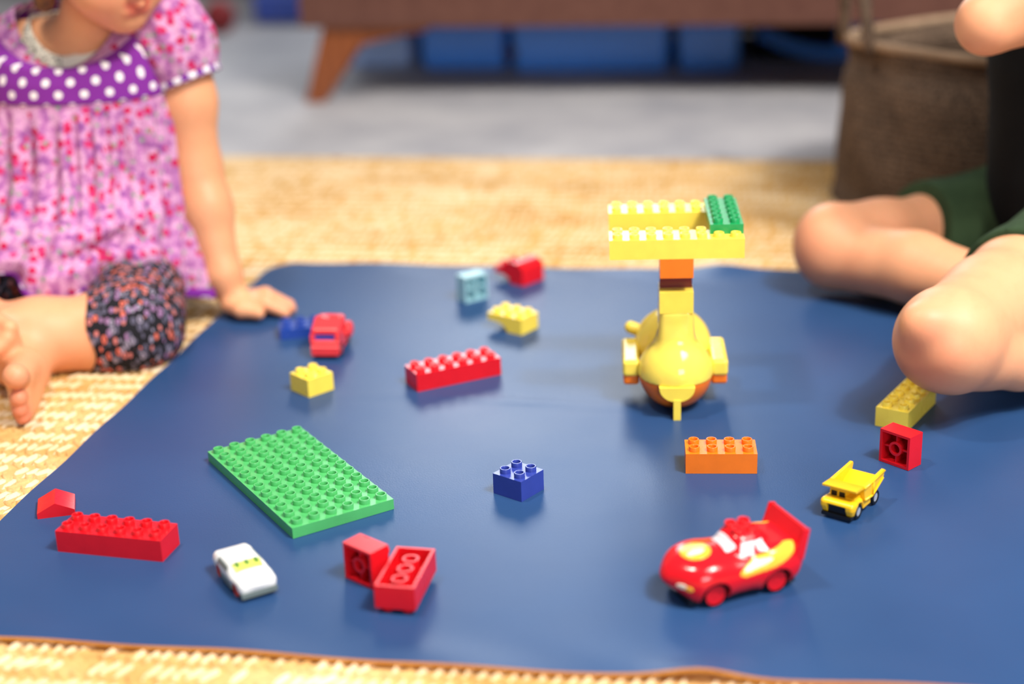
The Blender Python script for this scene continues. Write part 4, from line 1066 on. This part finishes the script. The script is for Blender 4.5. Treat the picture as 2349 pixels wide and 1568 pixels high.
    mixc(.35 * blob(V, k2 + (-.04, -.02, 0), .035), redc); mixc(.6 * blob(V, V3(at(2012, 683, 1.665)), .007), lin((214, 80, 78))[:3]); mixc(.35 * blob(V, V3(at(1970, 610, 1.71)), .022), redc)
    for x in (-.014, -.007, 0, .007, .014): mixc(.7 * np.clip(1.6 * blob(V, L(x, .088, -.0435), .0055), 0, 1), lin((196, 92, 84))[:3])
    for x in (-.009, 0, .009): mixc(.7 * np.clip(1.6 * blob(V, L(x, .087, -.0535), .006), 0, 1), lin((196, 92, 84))[:3])
    for s in (-1, 1):
        mixc(np.clip(2 * blob(V, L(s * .030, .084, .009), .0075), 0, 1), (.9, .88, .86)); mixc(np.clip(2.5 * blob(V, L(s * .030, .0855, .009), .0040), 0, 1), (.03, .02, .015))
        for x in (.018, .026, .034, .042): mixc(.8 * blob(V, L(s * x, .085 - (x - .018) * .25, .030), .0045), lin((90, 58, 40))[:3])
    paint(me, col)
    off = Vector(t.location)
    def part(name, mesh_, mats):
        o = obj(name, mesh_, mats, t); o.location = -off; return o
    part('body', me, SKIN)
    h = SDF(); c = np.array
    h.ell(L(0, -.018, .032), c((.083, .094, .083)), M, .01).ell(L(0, -.05, -.02), c((.070, .045, .055)), M, .02).ell(L(0, .066, -.016), c((.060, .060, .060)), M, .01, True)
    hk = NT('dark brown hair'); v = hk.coord(); wv = hk.noise(hk.mapping(v, (1, 1, .12)), 260, 3)
    hk.set(Base_Color=hk.ramp(wv, [(.3, lin((40, 26, 18))), (.7, lin((84, 56, 36)))]), Roughness=.5); hk.bump(wv, .6, .002)
    part('hair', h.mesh('hair', .003), hk.m)
    # shirt
    sh = SDF().cone(hip + (-.01, 0, .015), chest, .118, .110, .03).cone(chest, nb - (0, 0, .02), .102, .052, .03).ell(chest + (0, 0, .06), (.085, .118, .068), k=.03)
    sh.cone(chest + (-.01, -.05, .085), s1, .052, .046, .02).cone(s1, s1 * .62 + e1 * .38, .046, .043, .01).cone(s2, s2 * .6 + e2 * .4, .045, .044, .01)
    part('shirt', sh.mesh('shirt', .004), cloth('black cotton', (9, 9, 10), (13, 13, 14)))
    # shorts
    d1 = th1 - k1; d1 /= np.linalg.norm(d1); c1 = V3(at(2330, 556, 1.50)); d2 = th2 - k2; d2 /= np.linalg.norm(d2); c2 = V3(at(2112, 520, 1.80))
    so = SDF().chain([th1 * .8 + k1 * .2, th1, h1], [.0600, .0625, .080], .02).chain([th2 * .55 + k2 * .45, th2, h2], [.0530, .0570, .074], .02).ell(hip + (0, 0, -.005), (.122, .135, .098), k=.03)
    lim = lambda x, y, z: np.where(y < 1.66, -((x - c1[0]) * d1[0] + (y - c1[1]) * d1[1] + (z - c1[2]) * d1[2]), -((x - c2[0]) * d2[0] + (y - c2[1]) * d2[1] + (z - c2[2]) * d2[2]) + .010 * (z - .05) / .05)
    so.cut(lim).cut(lambda x, y, z: .0005 - z)
    part('shorts', so.mesh('shorts', .003), cloth('dark green cotton twill', (44, 62, 40), (56, 76, 50), 300))
boy()
